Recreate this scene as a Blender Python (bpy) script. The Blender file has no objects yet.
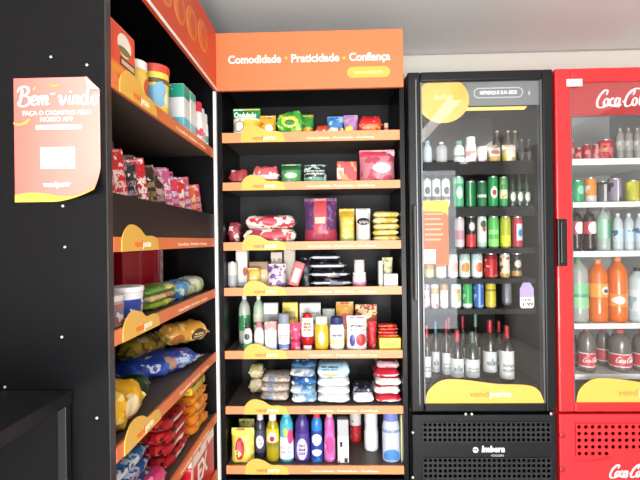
import bpy, bmesh, math, random
from mathutils import Vector, Matrix, noise

# ------------------------------------------------------------------ camera, world, lights, exposure
SC = bpy.context.scene
COL = SC.collection
CZ = 1.25                      # eye height
FPX = 440.0                    # focal length in pixels of the 640 px wide frame
YAW = math.radians(1.56)
ROLL = math.radians(0.75)
FWD = Vector((-math.sin(YAW), math.cos(YAW), 0))
R0 = Vector((math.cos(YAW), math.sin(YAW), 0)); U0 = Vector((0, 0, 1))
RGT = R0 * math.cos(ROLL) - U0 * math.sin(ROLL)
UPV = R0 * math.sin(ROLL) + U0 * math.cos(ROLL)
EYE = Vector((0, 0, CZ))
cam = bpy.data.cameras.new('camera'); cam.sensor_width = 36; cam.lens = 36 * FPX / 640; cam.clip_start = .02
camo = bpy.data.objects.new('camera', cam); COL.objects.link(camo)
camo.matrix_world = Matrix(((RGT.x, UPV.x, -FWD.x, 0), (RGT.y, UPV.y, -FWD.y, 0), (RGT.z, UPV.z, -FWD.z, CZ), (0, 0, 0, 1)))
SC.camera = camo
SC.view_settings.view_transform = 'Standard'; SC.view_settings.look = 'None'
SC.view_settings.gamma = 1; SC.view_settings.use_curve_mapping = False
SC.view_settings.exposure = -0.26
W = bpy.data.worlds.new('world'); SC.world = W; W.use_nodes = True
W.node_tree.nodes['Background'].inputs[0].default_value = (.9, .95, 1, 1)
W.node_tree.nodes['Background'].inputs[1].default_value = 4.5

def area(name, loc, rot, sx, sy, power, col=(1, 1, 1)):
    l = bpy.data.lights.new(name, 'AREA'); l.shape = 'RECTANGLE'; l.size = sx; l.size_y = sy; l.energy = power; l.color = col
    o = bpy.data.objects.new(name, l); COL.objects.link(o); o.location = loc; o.rotation_euler = rot
    return o
# daylight entering by the glazed shop front behind the camera
area('daylight', (.2, -2.35, 1.2), (math.radians(90), 0, 0), 1.9, 2.1, 95, (1, .98, .95))
# added fill lamp outside the opening, tilted up to brighten the ceiling
area('ceiling_fill_light', (.2, -2.75, .35), (math.radians(128), 0, 0), 1.9, .8, 170, (1, .98, .95))

def WP(px, py, Y):
    "the point of the plane y = Y seen at a pixel of the photograph"
    d = FWD + RGT * ((px - 320) / FPX) + UPV * ((240 - py) / FPX)
    return EYE + d * (Y / d.y)

# ------------------------------------------------------------------ materials
def lin(h):
    h = h.lstrip('#'); v = [int(h[i:i + 2], 16) / 255 for i in (0, 2, 4)]
    return tuple(c / 12.92 if c <= .04045 else ((c + .055) / 1.055) ** 2.4 for c in v) + (1,)
MC = {}
def mat(col, rough=.5, metal=0, spec=.5, emit=0, coat=0):
    k = (col, rough, metal, spec, emit, coat)
    if k in MC: return MC[k]
    m = bpy.data.materials.new('paint_' + col.strip('#')); m.use_nodes = True
    b = m.node_tree.nodes['Principled BSDF']
    b.inputs['Base Color'].default_value = lin(col); b.inputs['Roughness'].default_value = rough
    b.inputs['Metallic'].default_value = metal; b.inputs['Specular IOR Level'].default_value = spec
    b.inputs['Coat Weight'].default_value = coat
    if emit:
        b.inputs['Emission Color'].default_value = lin(col); b.inputs['Emission Strength'].default_value = emit
    MC[k] = m
    return m

class NT:
    def __init__(s, name):
        s.m = bpy.data.materials.new(name); s.m.use_nodes = True; s.t = s.m.node_tree; s.n = s.t.nodes; s.b = s.n['Principled BSDF']
    def mk(s, kind, **kw):
        n = s.n.new(kind)
        for k, v in kw.items(): setattr(n, k, v)
        return n
    def ln(s, a, b): s.t.links.new(a, b)
    def val(s, op, a, b=None, c=None):
        n = s.mk('ShaderNodeMath', operation=op)
        for i, x in enumerate((a, b, c)):
            if x is None: continue
            if hasattr(x, 'is_output'): s.ln(x, n.inputs[i])
            else: n.inputs[i].default_value = x
        return n.outputs[0]
    def mix(s, f, a, b):
        n = s.mk('ShaderNodeMix', data_type='RGBA')
        for i, x in ((0, f), (6, a), (7, b)):
            if hasattr(x, 'is_output'): s.ln(x, n.inputs[i])
            else: n.inputs[i].default_value = x
        return n.outputs[2]

def printed(base, layers=(), rough=.35, spec=.5, metal=0, seed=0):
    """printed packaging: layers of flat ink over a base colour, laid out in the pack's own box (x across, z up)
    ('z',lo,hi,col) ('x',lo,hi,col) ('rect',x0,x1,z0,z1,col) ('ell',cx,cz,rx,rz,col) ('n',scale,thresh,col) ('txt',x0,x1,z0,z1,rows,col)"""
    k = (base, tuple(layers), rough, spec, metal, seed)
    if k in MC: return MC[k]
    t = NT('print_' + base.strip('#'))
    tc = t.mk('ShaderNodeTexCoord'); sp = t.mk('ShaderNodeSeparateXYZ'); t.ln(tc.outputs['Generated'], sp.inputs[0])
    X, Z = sp.outputs[0], sp.outputs[2]
    c = lin(base)
    def rng(v, lo, hi): return t.val('MULTIPLY', t.val('GREATER_THAN', v, lo), t.val('LESS_THAN', v, hi))
    for i, L in enumerate(layers):
        if L[0] == 'z': f = rng(Z, L[1], L[2])
        elif L[0] == 'x': f = rng(X, L[1], L[2])
        elif L[0] == 'rect': f = t.val('MULTIPLY', rng(X, L[1], L[2]), rng(Z, L[3], L[4]))
        elif L[0] == 'ell':
            a = t.val('POWER', t.val('ABSOLUTE', t.val('DIVIDE', t.val('SUBTRACT', X, L[1]), L[3])), 2.0)
            b = t.val('POWER', t.val('ABSOLUTE', t.val('DIVIDE', t.val('SUBTRACT', Z, L[2]), L[4])), 2.0)
            f = t.val('LESS_THAN', t.val('ADD', a, b), 1.0)
        elif L[0] == 'n':
            nz = t.mk('ShaderNodeTexNoise'); nz.inputs['Scale'].default_value = L[1]; nz.inputs['Detail'].default_value = 2
            mp = t.mk('ShaderNodeMapping'); mp.inputs['Location'].default_value = (seed * 3.7 + i, i * 1.3, seed)
            t.ln(tc.outputs['Object'], mp.inputs[0]); t.ln(mp.outputs[0], nz.inputs[0])
            f = t.val('GREATER_THAN', nz.outputs['Fac'], L[2])
        elif L[0] == 'txt':   # rows of tiny print marks
            f = t.val('MULTIPLY', rng(X, L[1], L[2]), rng(Z, L[3], L[4]))
            row = t.val('LESS_THAN', t.val('FRACT', t.val('MULTIPLY', t.val('SUBTRACT', Z, L[3]), L[5] / (L[4] - L[3]))), .6)
            nz = t.mk('ShaderNodeTexNoise'); nz.inputs['Scale'].default_value = 26; nz.inputs['Detail'].default_value = 0
            t.ln(tc.outputs['Generated'], nz.inputs[0])
            f = t.val('MULTIPLY', f, t.val('MULTIPLY', row, t.val('GREATER_THAN', nz.outputs['Fac'], .45)))
        c = t.mix(f, c, lin(L[-1]))
    if hasattr(c, 'is_output'): t.ln(c, t.b.inputs['Base Color'])
    else: t.b.inputs['Base Color'].default_value = c
    t.b.inputs['Roughness'].default_value = rough; t.b.inputs['Specular IOR Level'].default_value = spec; t.b.inputs['Metallic'].default_value = metal
    MC[k] = t.m
    return t.m

def board_mat(name, col, rough, bump=.15, scale=(2, 2, 40), var=.25, spec=.5):
    t = NT(name)
    tc = t.mk('ShaderNodeTexCoord'); mp = t.mk('ShaderNodeMapping'); mp.inputs['Scale'].default_value = scale
    nz = t.mk('ShaderNodeTexNoise'); nz.inputs['Scale'].default_value = 4; nz.inputs['Detail'].default_value = 6
    t.ln(tc.outputs['Object'], mp.inputs[0]); t.ln(mp.outputs[0], nz.inputs[0])
    c = lin(col); d = tuple(x * (1 - var) for x in c[:3]) + (1,)
    t.ln(t.mix(nz.outputs['Fac'], d, c), t.b.inputs['Base Color'])
    bp = t.mk('ShaderNodeBump'); bp.inputs['Strength'].default_value = bump; bp.inputs['Distance'].default_value = .002
    t.ln(nz.outputs['Fac'], bp.inputs['Height']); t.ln(bp.outputs[0], t.b.inputs['Normal'])
    t.b.inputs['Roughness'].default_value = rough; t.b.inputs['Specular IOR Level'].default_value = spec
    return t.m

def glass_mat(name, gain=1.0, tint=(1, 1, 1, 1), rough=0.0):
    t = NT(name); t.n.remove(t.b)
    fr = t.mk('ShaderNodeFresnel'); fr.inputs['IOR'].default_value = 1.45
    tr = t.mk('ShaderNodeBsdfTransparent'); tr.inputs[0].default_value = tint
    gl = t.mk('ShaderNodeBsdfGlossy'); gl.inputs['Roughness'].default_value = rough
    mx = t.mk('ShaderNodeMixShader')
    t.ln(t.val('MINIMUM', t.val('MULTIPLY', fr.outputs[0], gain), 1.0), mx.inputs[0]); t.ln(tr.outputs[0], mx.inputs[1]); t.ln(gl.outputs[0], mx.inputs[2])
    t.ln(mx.outputs[0], t.n['Material Output'].inputs[0])
    return t.m

BLACK = board_mat('black_melamine', '#101013', .28, spec=.22)
BLACKIN = board_mat('black_melamine_inside', '#1b1b1e', .5, spec=.3)
SHELFB = board_mat('dark_brown_shelf_board', '#5a504a', .45, scale=(3, 3, 30))
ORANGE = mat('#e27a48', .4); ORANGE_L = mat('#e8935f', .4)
YEL = mat('#e9b750', .45); WHITE = mat('#f4f2ee', .45); SILVER = mat('#c8cacc', .3, .9)
PALEY = mat('#f8dc86', .45)
METDK = mat('#2c2e31', .42); BLKPL = mat('#131416', .36, 0, .3); BLKIN = mat('#121214', .6, 0, .3)
RED = mat('#e2252b', .33, coat=.3); REDDK = mat('#8d1418', .5)

# ------------------------------------------------------------------ object helpers
def obj(name, bm, m=None, parent=None, smooth=False, bevel=0, loc=(0, 0, 0)):
    bm.normal_update()
    me = bpy.data.meshes.new(name); bm.to_mesh(me); bm.free()
    if smooth:
        me.polygons.foreach_set('use_smooth', [True] * len(me.polygons))
        if hasattr(me, 'set_sharp_from_angle'): me.set_sharp_from_angle(angle=math.radians(42))
    o = bpy.data.objects.new(name, me); COL.objects.link(o); o.location = loc
    for x in (m if isinstance(m, (list, tuple)) else [m]):
        if x: me.materials.append(x)
    if parent: o.parent = parent
    if bevel:
        b = o.modifiers.new('bevel', 'BEVEL'); b.width = bevel; b.segments = 2; b.limit_method = 'ANGLE'
    return o
def thing(name, label, cat, loc=(0, 0, 0), rz=0, group=None):
    o = bpy.data.objects.new(name, None); COL.objects.link(o); o.empty_display_size = .05
    o.location = loc; o.rotation_euler = (0, 0, rz)
    return tag(o, label, cat, group)
def tag(o, label, cat, group=None):
    o['label'] = label; o['category'] = cat
    if group: o['group'] = group
    return o
def box(bm, x0, x1, y0, y1, z0, z1):
    v = [bm.verts.new((x, y, z)) for x in (x0, x1) for y in (y0, y1) for z in (z0, z1)]
    for f in ((0, 1, 3, 2), (4, 6, 7, 5), (0, 4, 5, 1), (2, 3, 7, 6), (0, 2, 6, 4), (1, 5, 7, 3)): bm.faces.new([v[i] for i in f])
    return bm
def bx(*a): return box(bmesh.new(), *a)
def struct(name, bm, m):
    o = obj(name, bm, m); o['kind'] = 'structure'; o['label'] = name.replace('_', ' '); return o
def rings(bm, rs, close0=True, close1=True):
    L = [[bm.verts.new(p) for p in r] for r in rs]
    n = len(L[0])
    for a, b in zip(L, L[1:]):
        for i in range(n): bm.faces.new((a[i], a[(i + 1) % n], b[(i + 1) % n], b[i]))
    if close0: bm.faces.new(L[0][::-1])
    if close1: bm.faces.new(L[-1])
    return bm
def lathe(prof, seg=20, ey=1.0, c=(0, 0)):
    "prof: (radius, z) from the bottom up"
    return rings(bmesh.new(), [[(c[0] + max(r, 1e-4) * math.cos(2 * math.pi * i / seg), c[1] + ey * max(r, 1e-4) * math.sin(2 * math.pi * i / seg), z) for i in range(seg)] for r, z in prof])
def prism(pts, y0, y1):
    "outline in x-z pushed through y0..y1 (front first); pts counter-clockwise as seen from the front"
    bm = bmesh.new()
    a = [bm.verts.new((x, y0, z)) for x, z in pts]; b = [bm.verts.new((x, y1, z)) for x, z in pts]
    n = len(pts); bm.faces.new(a); bm.faces.new(b[::-1])
    for i in range(n): bm.faces.new((a[i], b[i], b[(i + 1) % n], a[(i + 1) % n]))
    return bm
def catmull(P, k=8):
    out = []
    for i in range(len(P) - 1):
        p0, p1, p2, p3 = P[max(i - 1, 0)], P[i], P[i + 1], P[min(i + 2, len(P) - 1)]
        for j in range(k):
            t = j / k
            out.append(tuple(.5 * (2 * b + (c - a) * t + (2 * a - 5 * b + 4 * c - d) * t * t + (3 * b - a - 3 * c + d) * t ** 3) for a, b, c, d in zip(p0, p1, p2, p3)))
    return out + [tuple(P[-1])]
def blob(x0, x1, z0, h1, h2, n=14):
    "the yellow double hill of the shop's emblem, flat along its base"
    w = x1 - x0
    P = [(x0, z0), (x0 + .02 * w, z0 + .55 * h1), (x0 + .14 * w, z0 + .93 * h1), (x0 + .28 * w, z0 + h1), (x0 + .45 * w, z0 + .86 * h1), (x0 + .6 * w, z0 + h2 * 1.02), (x0 + .8 * w, z0 + h2), (x0 + .95 * w, z0 + .75 * h2), (x1, z0)]
    return catmull(P, 6)[::-1]
def pill(x0, x1, z0, z1, n=8):
    r = (z1 - z0) / 2; zc = (z0 + z1) / 2
    return [(x1 - r + r * math.cos(a), zc + r * math.sin(a)) for a in [(-.5 + i / n) * math.pi for i in range(n + 1)]] + [(x0 + r + r * math.cos(a), zc + r * math.sin(a)) for a in [(.5 + i / n) * math.pi for i in range(n + 1)]]
def disc(cx, cz, r, rz=None, n=28): return [(cx + r * math.cos(2 * math.pi * i / n), cz + (rz or r) * math.sin(2 * math.pi * i / n)) for i in range(n)]

def text(name, s, size, m, parent, loc, rot=(math.pi / 2, 0, 0), width=None, ext=.0006, align='CENTER', shear=0, bold=0):
    cu = bpy.data.curves.new(name, 'FONT'); cu.body = s; cu.size = size; cu.align_x = align; cu.align_y = 'CENTER'; cu.extrude = ext; cu.shear = shear; cu.offset = bold; cu.resolution_u = 3
    t = bpy.data.objects.new(name, cu); COL.objects.link(t)
    bpy.context.view_layer.update()
    me = bpy.data.meshes.new_from_object(t.evaluated_get(bpy.context.evaluated_depsgraph_get()))
    bpy.data.objects.remove(t)
    xs = [v.co.x for v in me.vertices]
    if width and xs:
        k = width / (max(xs) - min(xs))
        for v in me.vertices: v.co.x *= k
    me.materials.clear(); me.materials.append(m)
    o = bpy.data.objects.new(name, me); COL.objects.link(o); o.location = loc; o.rotation_euler = rot; o.parent = parent
    return o
def strokes(name, S, k, w, m, parent, loc, rot=(0, 0, 0), shear=0, f=None, thick=.0012):
    "brush lettering: each stroke a flat ribbon of swelling width in the x-z plane"
    bm = bmesh.new()
    for P in S:
        C = catmull([(x + shear * z, z) for x, z in P], 7)
        n = len(C); L = []
        for i, (x, z) in enumerate(C):
            a = C[max(i - 1, 0)]; b = C[min(i + 1, n - 1)]
            dx, dz = b[0] - a[0], b[1] - a[1]; q = math.hypot(dx, dz) or 1
            ww = w * (.62 + .5 * abs(dz / q)) * (.55 + .45 * min(1, 4 * i / n, 4 * (n - 1 - i) / n + .0))
            nx, nz = -dz / q * ww, dx / q * ww
            L.append([((x + math.cos(g) * nx) * k, math.sin(g) * thick, (z + math.cos(g) * nz) * k) for g in [math.pi * j / 4 for j in range(8)]])
        if f: L = [[f(p) for p in r] for r in L]
        rings(bm, L)
    bmesh.ops.recalc_face_normals(bm, faces=bm.faces)
    return obj(name, bm, m, parent, True, loc=loc)
BEM = [[(.47, 1.5), (.36, .8), (.15, .0)], [(.0, 1.2), (.3, 1.6), (.8, 1.65), (1.02, 1.3), (.75, .95), (.42, .85)], [(.42, .85), (1.0, .75), (1.1, .3), (.7, -.05), (.2, .0), (.05, .3)],
       [(1.3, .35), (1.72, .5), (1.68, .8), (1.42, .75), (1.28, .3), (1.5, .0), (1.85, .25)], [(1.98, .8), (1.9, 0)], [(1.93, .4), (2.15, .8), (2.32, .65), (2.25, 0)], [(2.28, .4), (2.5, .8), (2.7, .65), (2.62, .08), (2.9, .15)],
       [(3.02, .95), (3.4, 1.02)], [(3.7, .65), (3.9, .8), (4.0, .05), (4.3, .35), (4.42, .8)], [(4.75, .8), (4.67, .1), (4.92, .15)], [(4.8, 1.1), (4.86, 1.2)],
       [(5.1, .8), (5.02, 0)], [(5.05, .4), (5.3, .8), (5.48, .65), (5.4, .08), (5.68, .15)], [(6.28, .72), (5.95, .8), (5.78, .35), (5.95, .0), (6.25, .3)], [(6.5, 1.7), (6.3, .8), (6.28, .08), (6.55, .15)],
       [(7.0, .8), (6.75, .6), (6.75, .15), (7.0, .0), (7.2, .3), (7.12, .7), (6.95, .8), (7.4, .75)]]
def _o(x): return [(x + .22, .78), (x + .04, .5), (x + .1, .08), (x + .32, .05), (x + .48, .4), (x + .4, .74), (x + .2, .8)]
COCA = [[(1.05, 1.15), (1.15, 1.55), (.85, 1.62), (.4, 1.1), (.2, .45), (.32, -.05), (.75, -.12), (1.3, .08), (1.9, -.02), (2.5, -.1)],
        _o(.85), [(1.82, .68), (1.7, .8), (1.48, .5), (1.55, .08), (1.85, .15)], [(2.4, .7), (2.15, .8), (2.0, .4), (2.12, .05), (2.4, .35)], [(2.46, .82), (2.42, .1), (2.65, .15)],
        [(2.72, .42), (2.98, .46)],
        [(3.75, 1.1), (3.85, 1.5), (3.6, 1.6), (3.2, 1.1), (3.0, .45), (3.12, -.02), (3.45, .0), (3.75, .25)], [(3.3, 1.15), (3.9, 1.72), (4.7, 1.6), (5.0, 1.3)],
        _o(3.7), [(4.55, .4), (4.85, 1.2), (4.72, 1.5), (4.52, .9), (4.5, .1), (4.75, .15)], [(5.3, .7), (5.05, .8), (4.9, .4), (5.02, .05), (5.3, .35)], [(5.36, .82), (5.32, .1), (5.6, .25)]]

# ------------------------------------------------------------------ goods
PROF = {
 'pet':     ([(.0, 0), (.42, 0), (.5, .03), (.5, .24), (.48, .33), (.5, .42), (.5, .68), (.47, .76), (.36, .84), (.19, .895), (.15, .91), (.15, .94)], .915, .19),
 'jug':     ([(.0, 0), (.42, 0), (.5, .03), (.5, .3), (.485, .36), (.5, .42), (.5, .75), (.46, .81), (.3, .88), (.17, .92), (.15, .95)], .93, .19),
 'wine':    ([(0, 0), (.46, 0), (.5, .02), (.5, .58), (.45, .66), (.22, .75), (.16, .8), (.16, .97)], .76, .185),
 'beer':    ([(0, 0), (.46, 0), (.5, .02), (.5, .52), (.44, .62), (.24, .75), (.19, .82), (.17, .97)], .955, .21),
 'squeeze': ([(0, 0), (.46, 0), (.5, .04), (.5, .55), (.48, .66), (.4, .75), (.26, .81), (.2, .86)], .815, .28),
 'waist':   ([(0, 0), (.45, 0), (.5, .04), (.5, .34), (.44, .5), (.46, .64), (.45, .74), (.34, .82), (.22, .86)], .835, .28),
 'mayo':    ([(0, 0), (.47, 0), (.5, .03), (.5, .66), (.44, .75), (.36, .78)], .765, .43),
 'jar':     ([(0, 0), (.46, 0), (.5, .04), (.5, .72), (.45, .8), (.42, .84)], .80, .49),
 'tub':     ([(0, 0), (.42, 0), (.45, .03), (.5, .84), (.5, .86)], .84, .53),
 'tube':    ([(0, 0), (.4, 0), (.46, .1), (.5, .4), (.5, .7), (.46, .72)], .72, .47),
 'ketchup': ([(0, 0), (.3, .0), (.32, .1), (.46, .16), (.5, .5), (.46, .85), (.3, .97), (.1, 1)], None, 0),
 'spray':   ([(0, 0), (.46, 0), (.5, .03), (.5, .45), (.42, .6), (.2, .7), (.18, .74)], .72, .24),
}
def rad(prof, z):
    for (r0, z0), (r1, z1) in zip(prof, prof[1:]):
        if z0 <= z <= z1 and z1 > z0: return r0 + (r1 - r0) * (z - z0) / (z1 - z0)
    return prof[-1][0]
def bottle(name, label, cat, loc, kind, w, h, body, cap, lab=None, l0=.2, l1=.5, ey=1.0, rz=0, group=None, seg=20, extra=None):
    t = thing(name, label, cat, loc, rz, group)
    pr, c0, cr = PROF[kind]
    pp = [pr[0]]                               # round the profile a little
    for a, b in zip(pr[1:], pr[2:]): pp += [a, ((a[0] + b[0]) / 2, (a[1] + b[1]) / 2)]
    pp.append(pr[-1])
    obj('body', lathe([(r * w, z * h) for r, z in pp], seg, ey), body, t, True)
    if c0:
        ce = ey if kind in ('mayo', 'tube', 'jar', 'tub') else max(ey, .8)
        obj('lid' if kind in ('jar', 'tub') else 'cap', lathe([(cr * w * .96, c0 * h), (cr * w, c0 * h + .002), (cr * w, h * .985), (cr * w * .9, h)], seg, ce), cap, t, True)
    elif kind == 'ketchup':
        obj('cap', lathe([(.34 * w, 0), (.36 * w, .004), (.35 * w, .11 * h), (.33 * w, .115 * h)], seg, ey), cap, t, True)
    if lab:
        n = 5
        q = [(rad(pr, l0 + (l1 - l0) * i / n) * w + .0008, (l0 + (l1 - l0) * i / n) * h) for i in range(n + 1)]
        bm = rings(bmesh.new(), [[(r * math.cos(2 * math.pi * i / seg), ey * r * math.sin(2 * math.pi * i / seg), z) for i in range(seg)] for r, z in q], False, False)
        obj('label', bm, lab, t, True)
    if kind == 'spray':
        hd = bx(-.05 * w, .05 * w, -.5 * w, .1 * w, .9 * h, h * .995); obj('trigger', hd, cap, t, bevel=.002)
    return t
def can(label, loc, w, h, m, group, top=SILVER, name='drink_can', cat='can', rz=0, seg=18):
    t = thing(name, label, cat, loc, rz, group)
    obj('body', lathe([(.36 * w, 0), (.42 * w, .006), (.5 * w, .03 * h + .004), (.5 * w, .90 * h), (.44 * w, .965 * h)], seg), m, t, True)
    obj('lid', lathe([(.45 * w, .962 * h), (.455 * w, h), (.42 * w, h), (.40 * w, .985 * h)], seg), top, t, True)
    return t
def carton(name, label, cat, loc, w, d, h, m, rz=0, group=None, top=None, tilt=None, flap=True):
    t = thing(name, label, cat, loc, rz, group)
    if tilt: t.rotation_euler = tilt + (rz,) if len(tilt) == 2 else tilt
    obj('carton', bx(-w / 2, w / 2, -d / 2, d / 2, 0, h - (.0015 if flap else 0)), m, t, bevel=min(.003, w * .06))
    if flap: obj('flap', bx(-w * .485, w * .485, -d * .47, d * .15, h - .0015, h), top or m, t)
    return t
def _wr(p, a, s, sd): return a * noise.noise(Vector((p[0] * s + sd * 7.1, p[1] * s + sd, p[2] * s - sd)))
def pouch(name, label, cat, loc, w, d, h, m, rz=0, group=None, seal=None, seed=1, wr=.12, tilt=None, crimp=.08, nu=11, nv=13):
    "standing flexible bag: bulging sheets, flat crimped top"
    t = thing(name, label, cat, loc, rz, group)
    if tilt: t.rotation_euler = tilt
    rs = []
    hb = h * (1 - crimp)
    for j in range(nv):
        v = j / (nv - 1)
        pf = (min(1, .8 + v * 1.2) if v < .25 else 1) * (max(0, 1 - max(0, (v - .3) / .7) ** 2.2)) ** .8
        wv = w / 2 * (1 - .05 * math.sin(math.pi * v) - .02 * noise.noise(Vector((v * 4, seed, 0))))
        ring = []
        for side in (-1, 1):
            for i in range(nu - 1):
                u = -1 + 2 * i / (nu - 1)
                if side > 0: u = -u
                th = d / 2 * max(0, 1 - abs(u) ** 2.8) ** .6 * pf + .0008
                x, z = u * wv, v * hb
                th *= 1 + 2.2 * _wr((x, side * .3, z), wr, 55, seed) + 1.2 * _wr((x, side * .3, z), wr, 24, seed)
                ring.append((x, side * max(th, .0008) * .98, z))
        rs.append(ring)
    obj('bag', rings(bmesh.new(), rs), m, t, True)
    bm = bmesh.new(); n = 16; F = []; B = []
    for i in range(n + 1):
        x = (-1 + 2 * i / n) * w / 2 * .97; y = .0012 * math.sin(i * 2.1 + seed)
        F.append([(x, y - .001, hb * .985), (x, y - .001 + .0008 * (i % 2), h - .0015 * (i % 2)), (x, y + .001 + .0008 * (i % 2), h - .0015 * (i % 2)), (x, y + .001, hb * .985)])
    rings(bm, F); obj('top_seal', bm, seal or m, t)
    return t
def softpack(name, label, cat, loc, w, d, h, m, rz=0, group=None, seal=None, seed=1, wr=.1, e=3.0, tilt=None, seals=True, n=18, nv=15):
    "lying pillow pack with crimped ends left and right"
    t = thing(name, label, cat, loc, rz, group)
    if tilt: t.rotation_euler = tilt
    rs = []; sw = .05 * w if seals else 0
    for j in range(nv):
        v = -1 + 2 * j / (nv - 1)
        v = math.copysign(abs(v) ** .8, v)
        s = max(.08 if seals else .3, (1 - abs(v) ** (8 if seals else 11)) ** .42); sy = max(.88, (1 - abs(v) ** 10) ** .5)
        ring = []
        for i in range(n):
            a = 2 * math.pi * i / n; ca, sa = math.cos(a), math.sin(a)
            y = d / 2 * math.copysign(abs(ca) ** (2 / e), ca) * sy
            z = h / 2 * math.copysign(abs(sa) ** (2 / e), sa) * s
            x = v * (w / 2 - sw)
            k = 1 + 2.0 * _wr((x, y, z), wr, 32, seed) + 1.6 * _wr((x, y, z), wr, 75, seed)
            ring.append((x, y * (1 + (k - 1) * .5) * .97, h / 2 + max(-h / 2, min(h / 2, z * k))))
        rs.append(ring)
    bm = rings(bmesh.new(), [r[::-1] for r in rs]); bmesh.ops.recalc_face_normals(bm, faces=bm.faces)
    obj('bag', bm, m, t, True)
    if seals:
        for sgn in (-1, 1):
            F = []
            for i in range(13):
                y = (-1 + i / 6) * d / 2 * .86; zz = h / 2 + .002 * math.sin(i * 1.7 + seed)
                x0, x1 = sgn * (w / 2 - sw * 1.3), sgn * (w / 2 - .0012 * (i % 2))
                F.append([(x0, y, zz - .001), (x1, y, zz - .001), (x1, y, zz + .001), (x0, y, zz + .001)])
            bm = rings(bmesh.new(), F); bmesh.ops.recalc_face_normals(bm, faces=bm.faces); obj('end_seal', bm, seal or m, t)
    return t
def perforated(cols, rows, px_, pz, r, nseg, keep=lambda i, j: True, t=.004):
    "sheet in the x-z plane, one hole per cell, from (0,0) right and up"
    bm = bmesh.new()
    def P(x, z): return bm.verts.new((x, 0, z))
    for i in range(cols):
        for j in range(rows):
            x, z = i * px_, j * pz; c = [(x, z), (x + px_, z), (x + px_, z + pz), (x, z + pz)]
            if not keep(i, j): bm.faces.new([P(*q) for q in c]); continue
            cx, cz = x + px_ / 2, z + pz / 2
            off = math.pi / 4
            H = [(cx + r * math.cos(off + 2 * math.pi * k / nseg), cz + r * math.sin(off + 2 * math.pi * k / nseg)) for k in range(nseg)]
            C4 = [c[2], c[3], c[0], c[1]]; q = nseg // 4
            for s in range(4):
                hs = [H[(s * q + k) % nseg] for k in range(q + 1)]
                bm.faces.new([P(*C4[s]), P(*C4[(s + 1) % 4])] + [P(*p) for p in hs[::-1]])
    bmesh.ops.remove_doubles(bm, verts=bm.verts, dist=1e-5)
    bmesh.ops.recalc_face_normals(bm, faces=bm.faces)
    if bm.faces and bm.faces[0].normal.y > 0: bmesh.ops.reverse_faces(bm, faces=bm.faces)
    g = bmesh.ops.extrude_face_region(bm, geom=bm.faces[:])
    for v in [x for x in g['geom'] if isinstance(x, bmesh.types.BMVert)]: v.co.y += t
    bmesh.ops.recalc_face_normals(bm, faces=bm.faces)
    return bm

# ------------------------------------------------------------------ the room
YB = 2.45
ZCEIL = WP(520, 51.5, YB).z
XL, XR, YN_ = -.875, 2.25, -2.2
wallm = board_mat('painted_wall', '#d3cfc6', .7, bump=.05, scale=(6, 6, 6), var=.05)
ceilm = board_mat('painted_ceiling', '#e4e4e3', .75, bump=.05, scale=(6, 6, 6), var=.04)
floorm = board_mat('pale_floor_tile', '#cfcac2', .3, bump=.02, scale=(3, 3, 3), var=.08)
struct('floor', bx(XL - .1, XR + .1, YN_ - .1, YB + .1, -.1, 0), floorm)
struct('ceiling', bx(XL - .1, XR + .1, YN_ - .1, YB + .1, ZCEIL, ZCEIL + .1), ceilm)
struct('wall_back', bx(XL - .1, XR + .1, YB, YB + .1, 0, ZCEIL), wallm)
struct('wall_left', bx(XL - .1, XL, YN_, YB, 0, ZCEIL), wallm)
struct('wall_right', bx(XR, XR + .1, YN_, YB, 0, ZCEIL), board_mat('grey_wall', '#8d8983', .7, bump=.05, scale=(6, 6, 6), var=.05))
bm = bx(XL, -.75, YN_ - .1, YN_, 0, ZCEIL); box(bm, 1.7, XR, YN_ - .1, YN_, 0, ZCEIL); box(bm, -.75, 1.7, YN_ - .1, YN_, 2.2, ZCEIL)
struct('wall_front', bm, board_mat('dark_grey_wall', '#4c4947', .7, bump=.05, scale=(6, 6, 6), var=.05))
bm = bmesh.new()
for x in (-.75, .05, .85, 1.65): box(bm, x, x + .05, YN_ - .07, YN_ - .03, 0, 2.2)
for z in (0, 2.15): box(bm, -.75, 1.7, YN_ - .07, YN_ - .03, z, z + .05)
struct('window_1', bm, mat('#55585a', .4, .3))
struct('trim_1', bx(XL, XR, YB - .004, YB, ZCEIL - .008, ZCEIL), mat('#9a9893', .7))

def batten(label, x, y0, y1):
    t = thing('ceiling_lamp', label, 'lamp', (x, (y0 + y1) / 2, ZCEIL - .075)); L = (y1 - y0) / 2
    obj('housing', bx(-.05, .05, -L, L, .04, .075), WHITE, t, bevel=.004)
    pts = [(.05 * math.cos(a), -.0 - .04 * math.sin(a) + .039) for a in [math.pi * i / 10 for i in range(11)]]
    obj('diffuser', prism(pts[::-1], -L + .01, L - .01), mat('#fffaf2', .5, emit=LAMP), t)
    for y in (-L, L - .0095): obj('end_cap', bx(-.052, .052, y - .001, y + .0105, -.003, .04), WHITE, t, bevel=.002)
LAMP = 4.5
batten('white tubular ceiling lamp above the shelving units', .88, -.9, .6)
batten('white tubular ceiling lamp near the shop front', 1.7, -2.05, -.9)

# ------------------------------------------------------------------ shelving
YF = 1.83
LIPS = [(131.5, 141.3), (181.3, 189.3), (241.3, 249.5), (287, 295), (350.3, 358.3), (406, 413.7), (465.5, 473.8)]
FZ = [(WP(315, a, YF).z, WP(315, b, YF).z) for a, b in LIPS]           # lip top, lip bottom
UX0, UX1 = WP(218.6, 240, YF).x, WP(406, 240, YF).x
UW, UD = UX1 - UX0, .36
LX = -.485                                                             # front plane of the left unit
LY0, LY1 = .938, 1.822
LZ = [(CZ + z + .017, CZ + z - .017) for z in (.362, -.004, -.212, -.472, -.722, -.955)]

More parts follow.
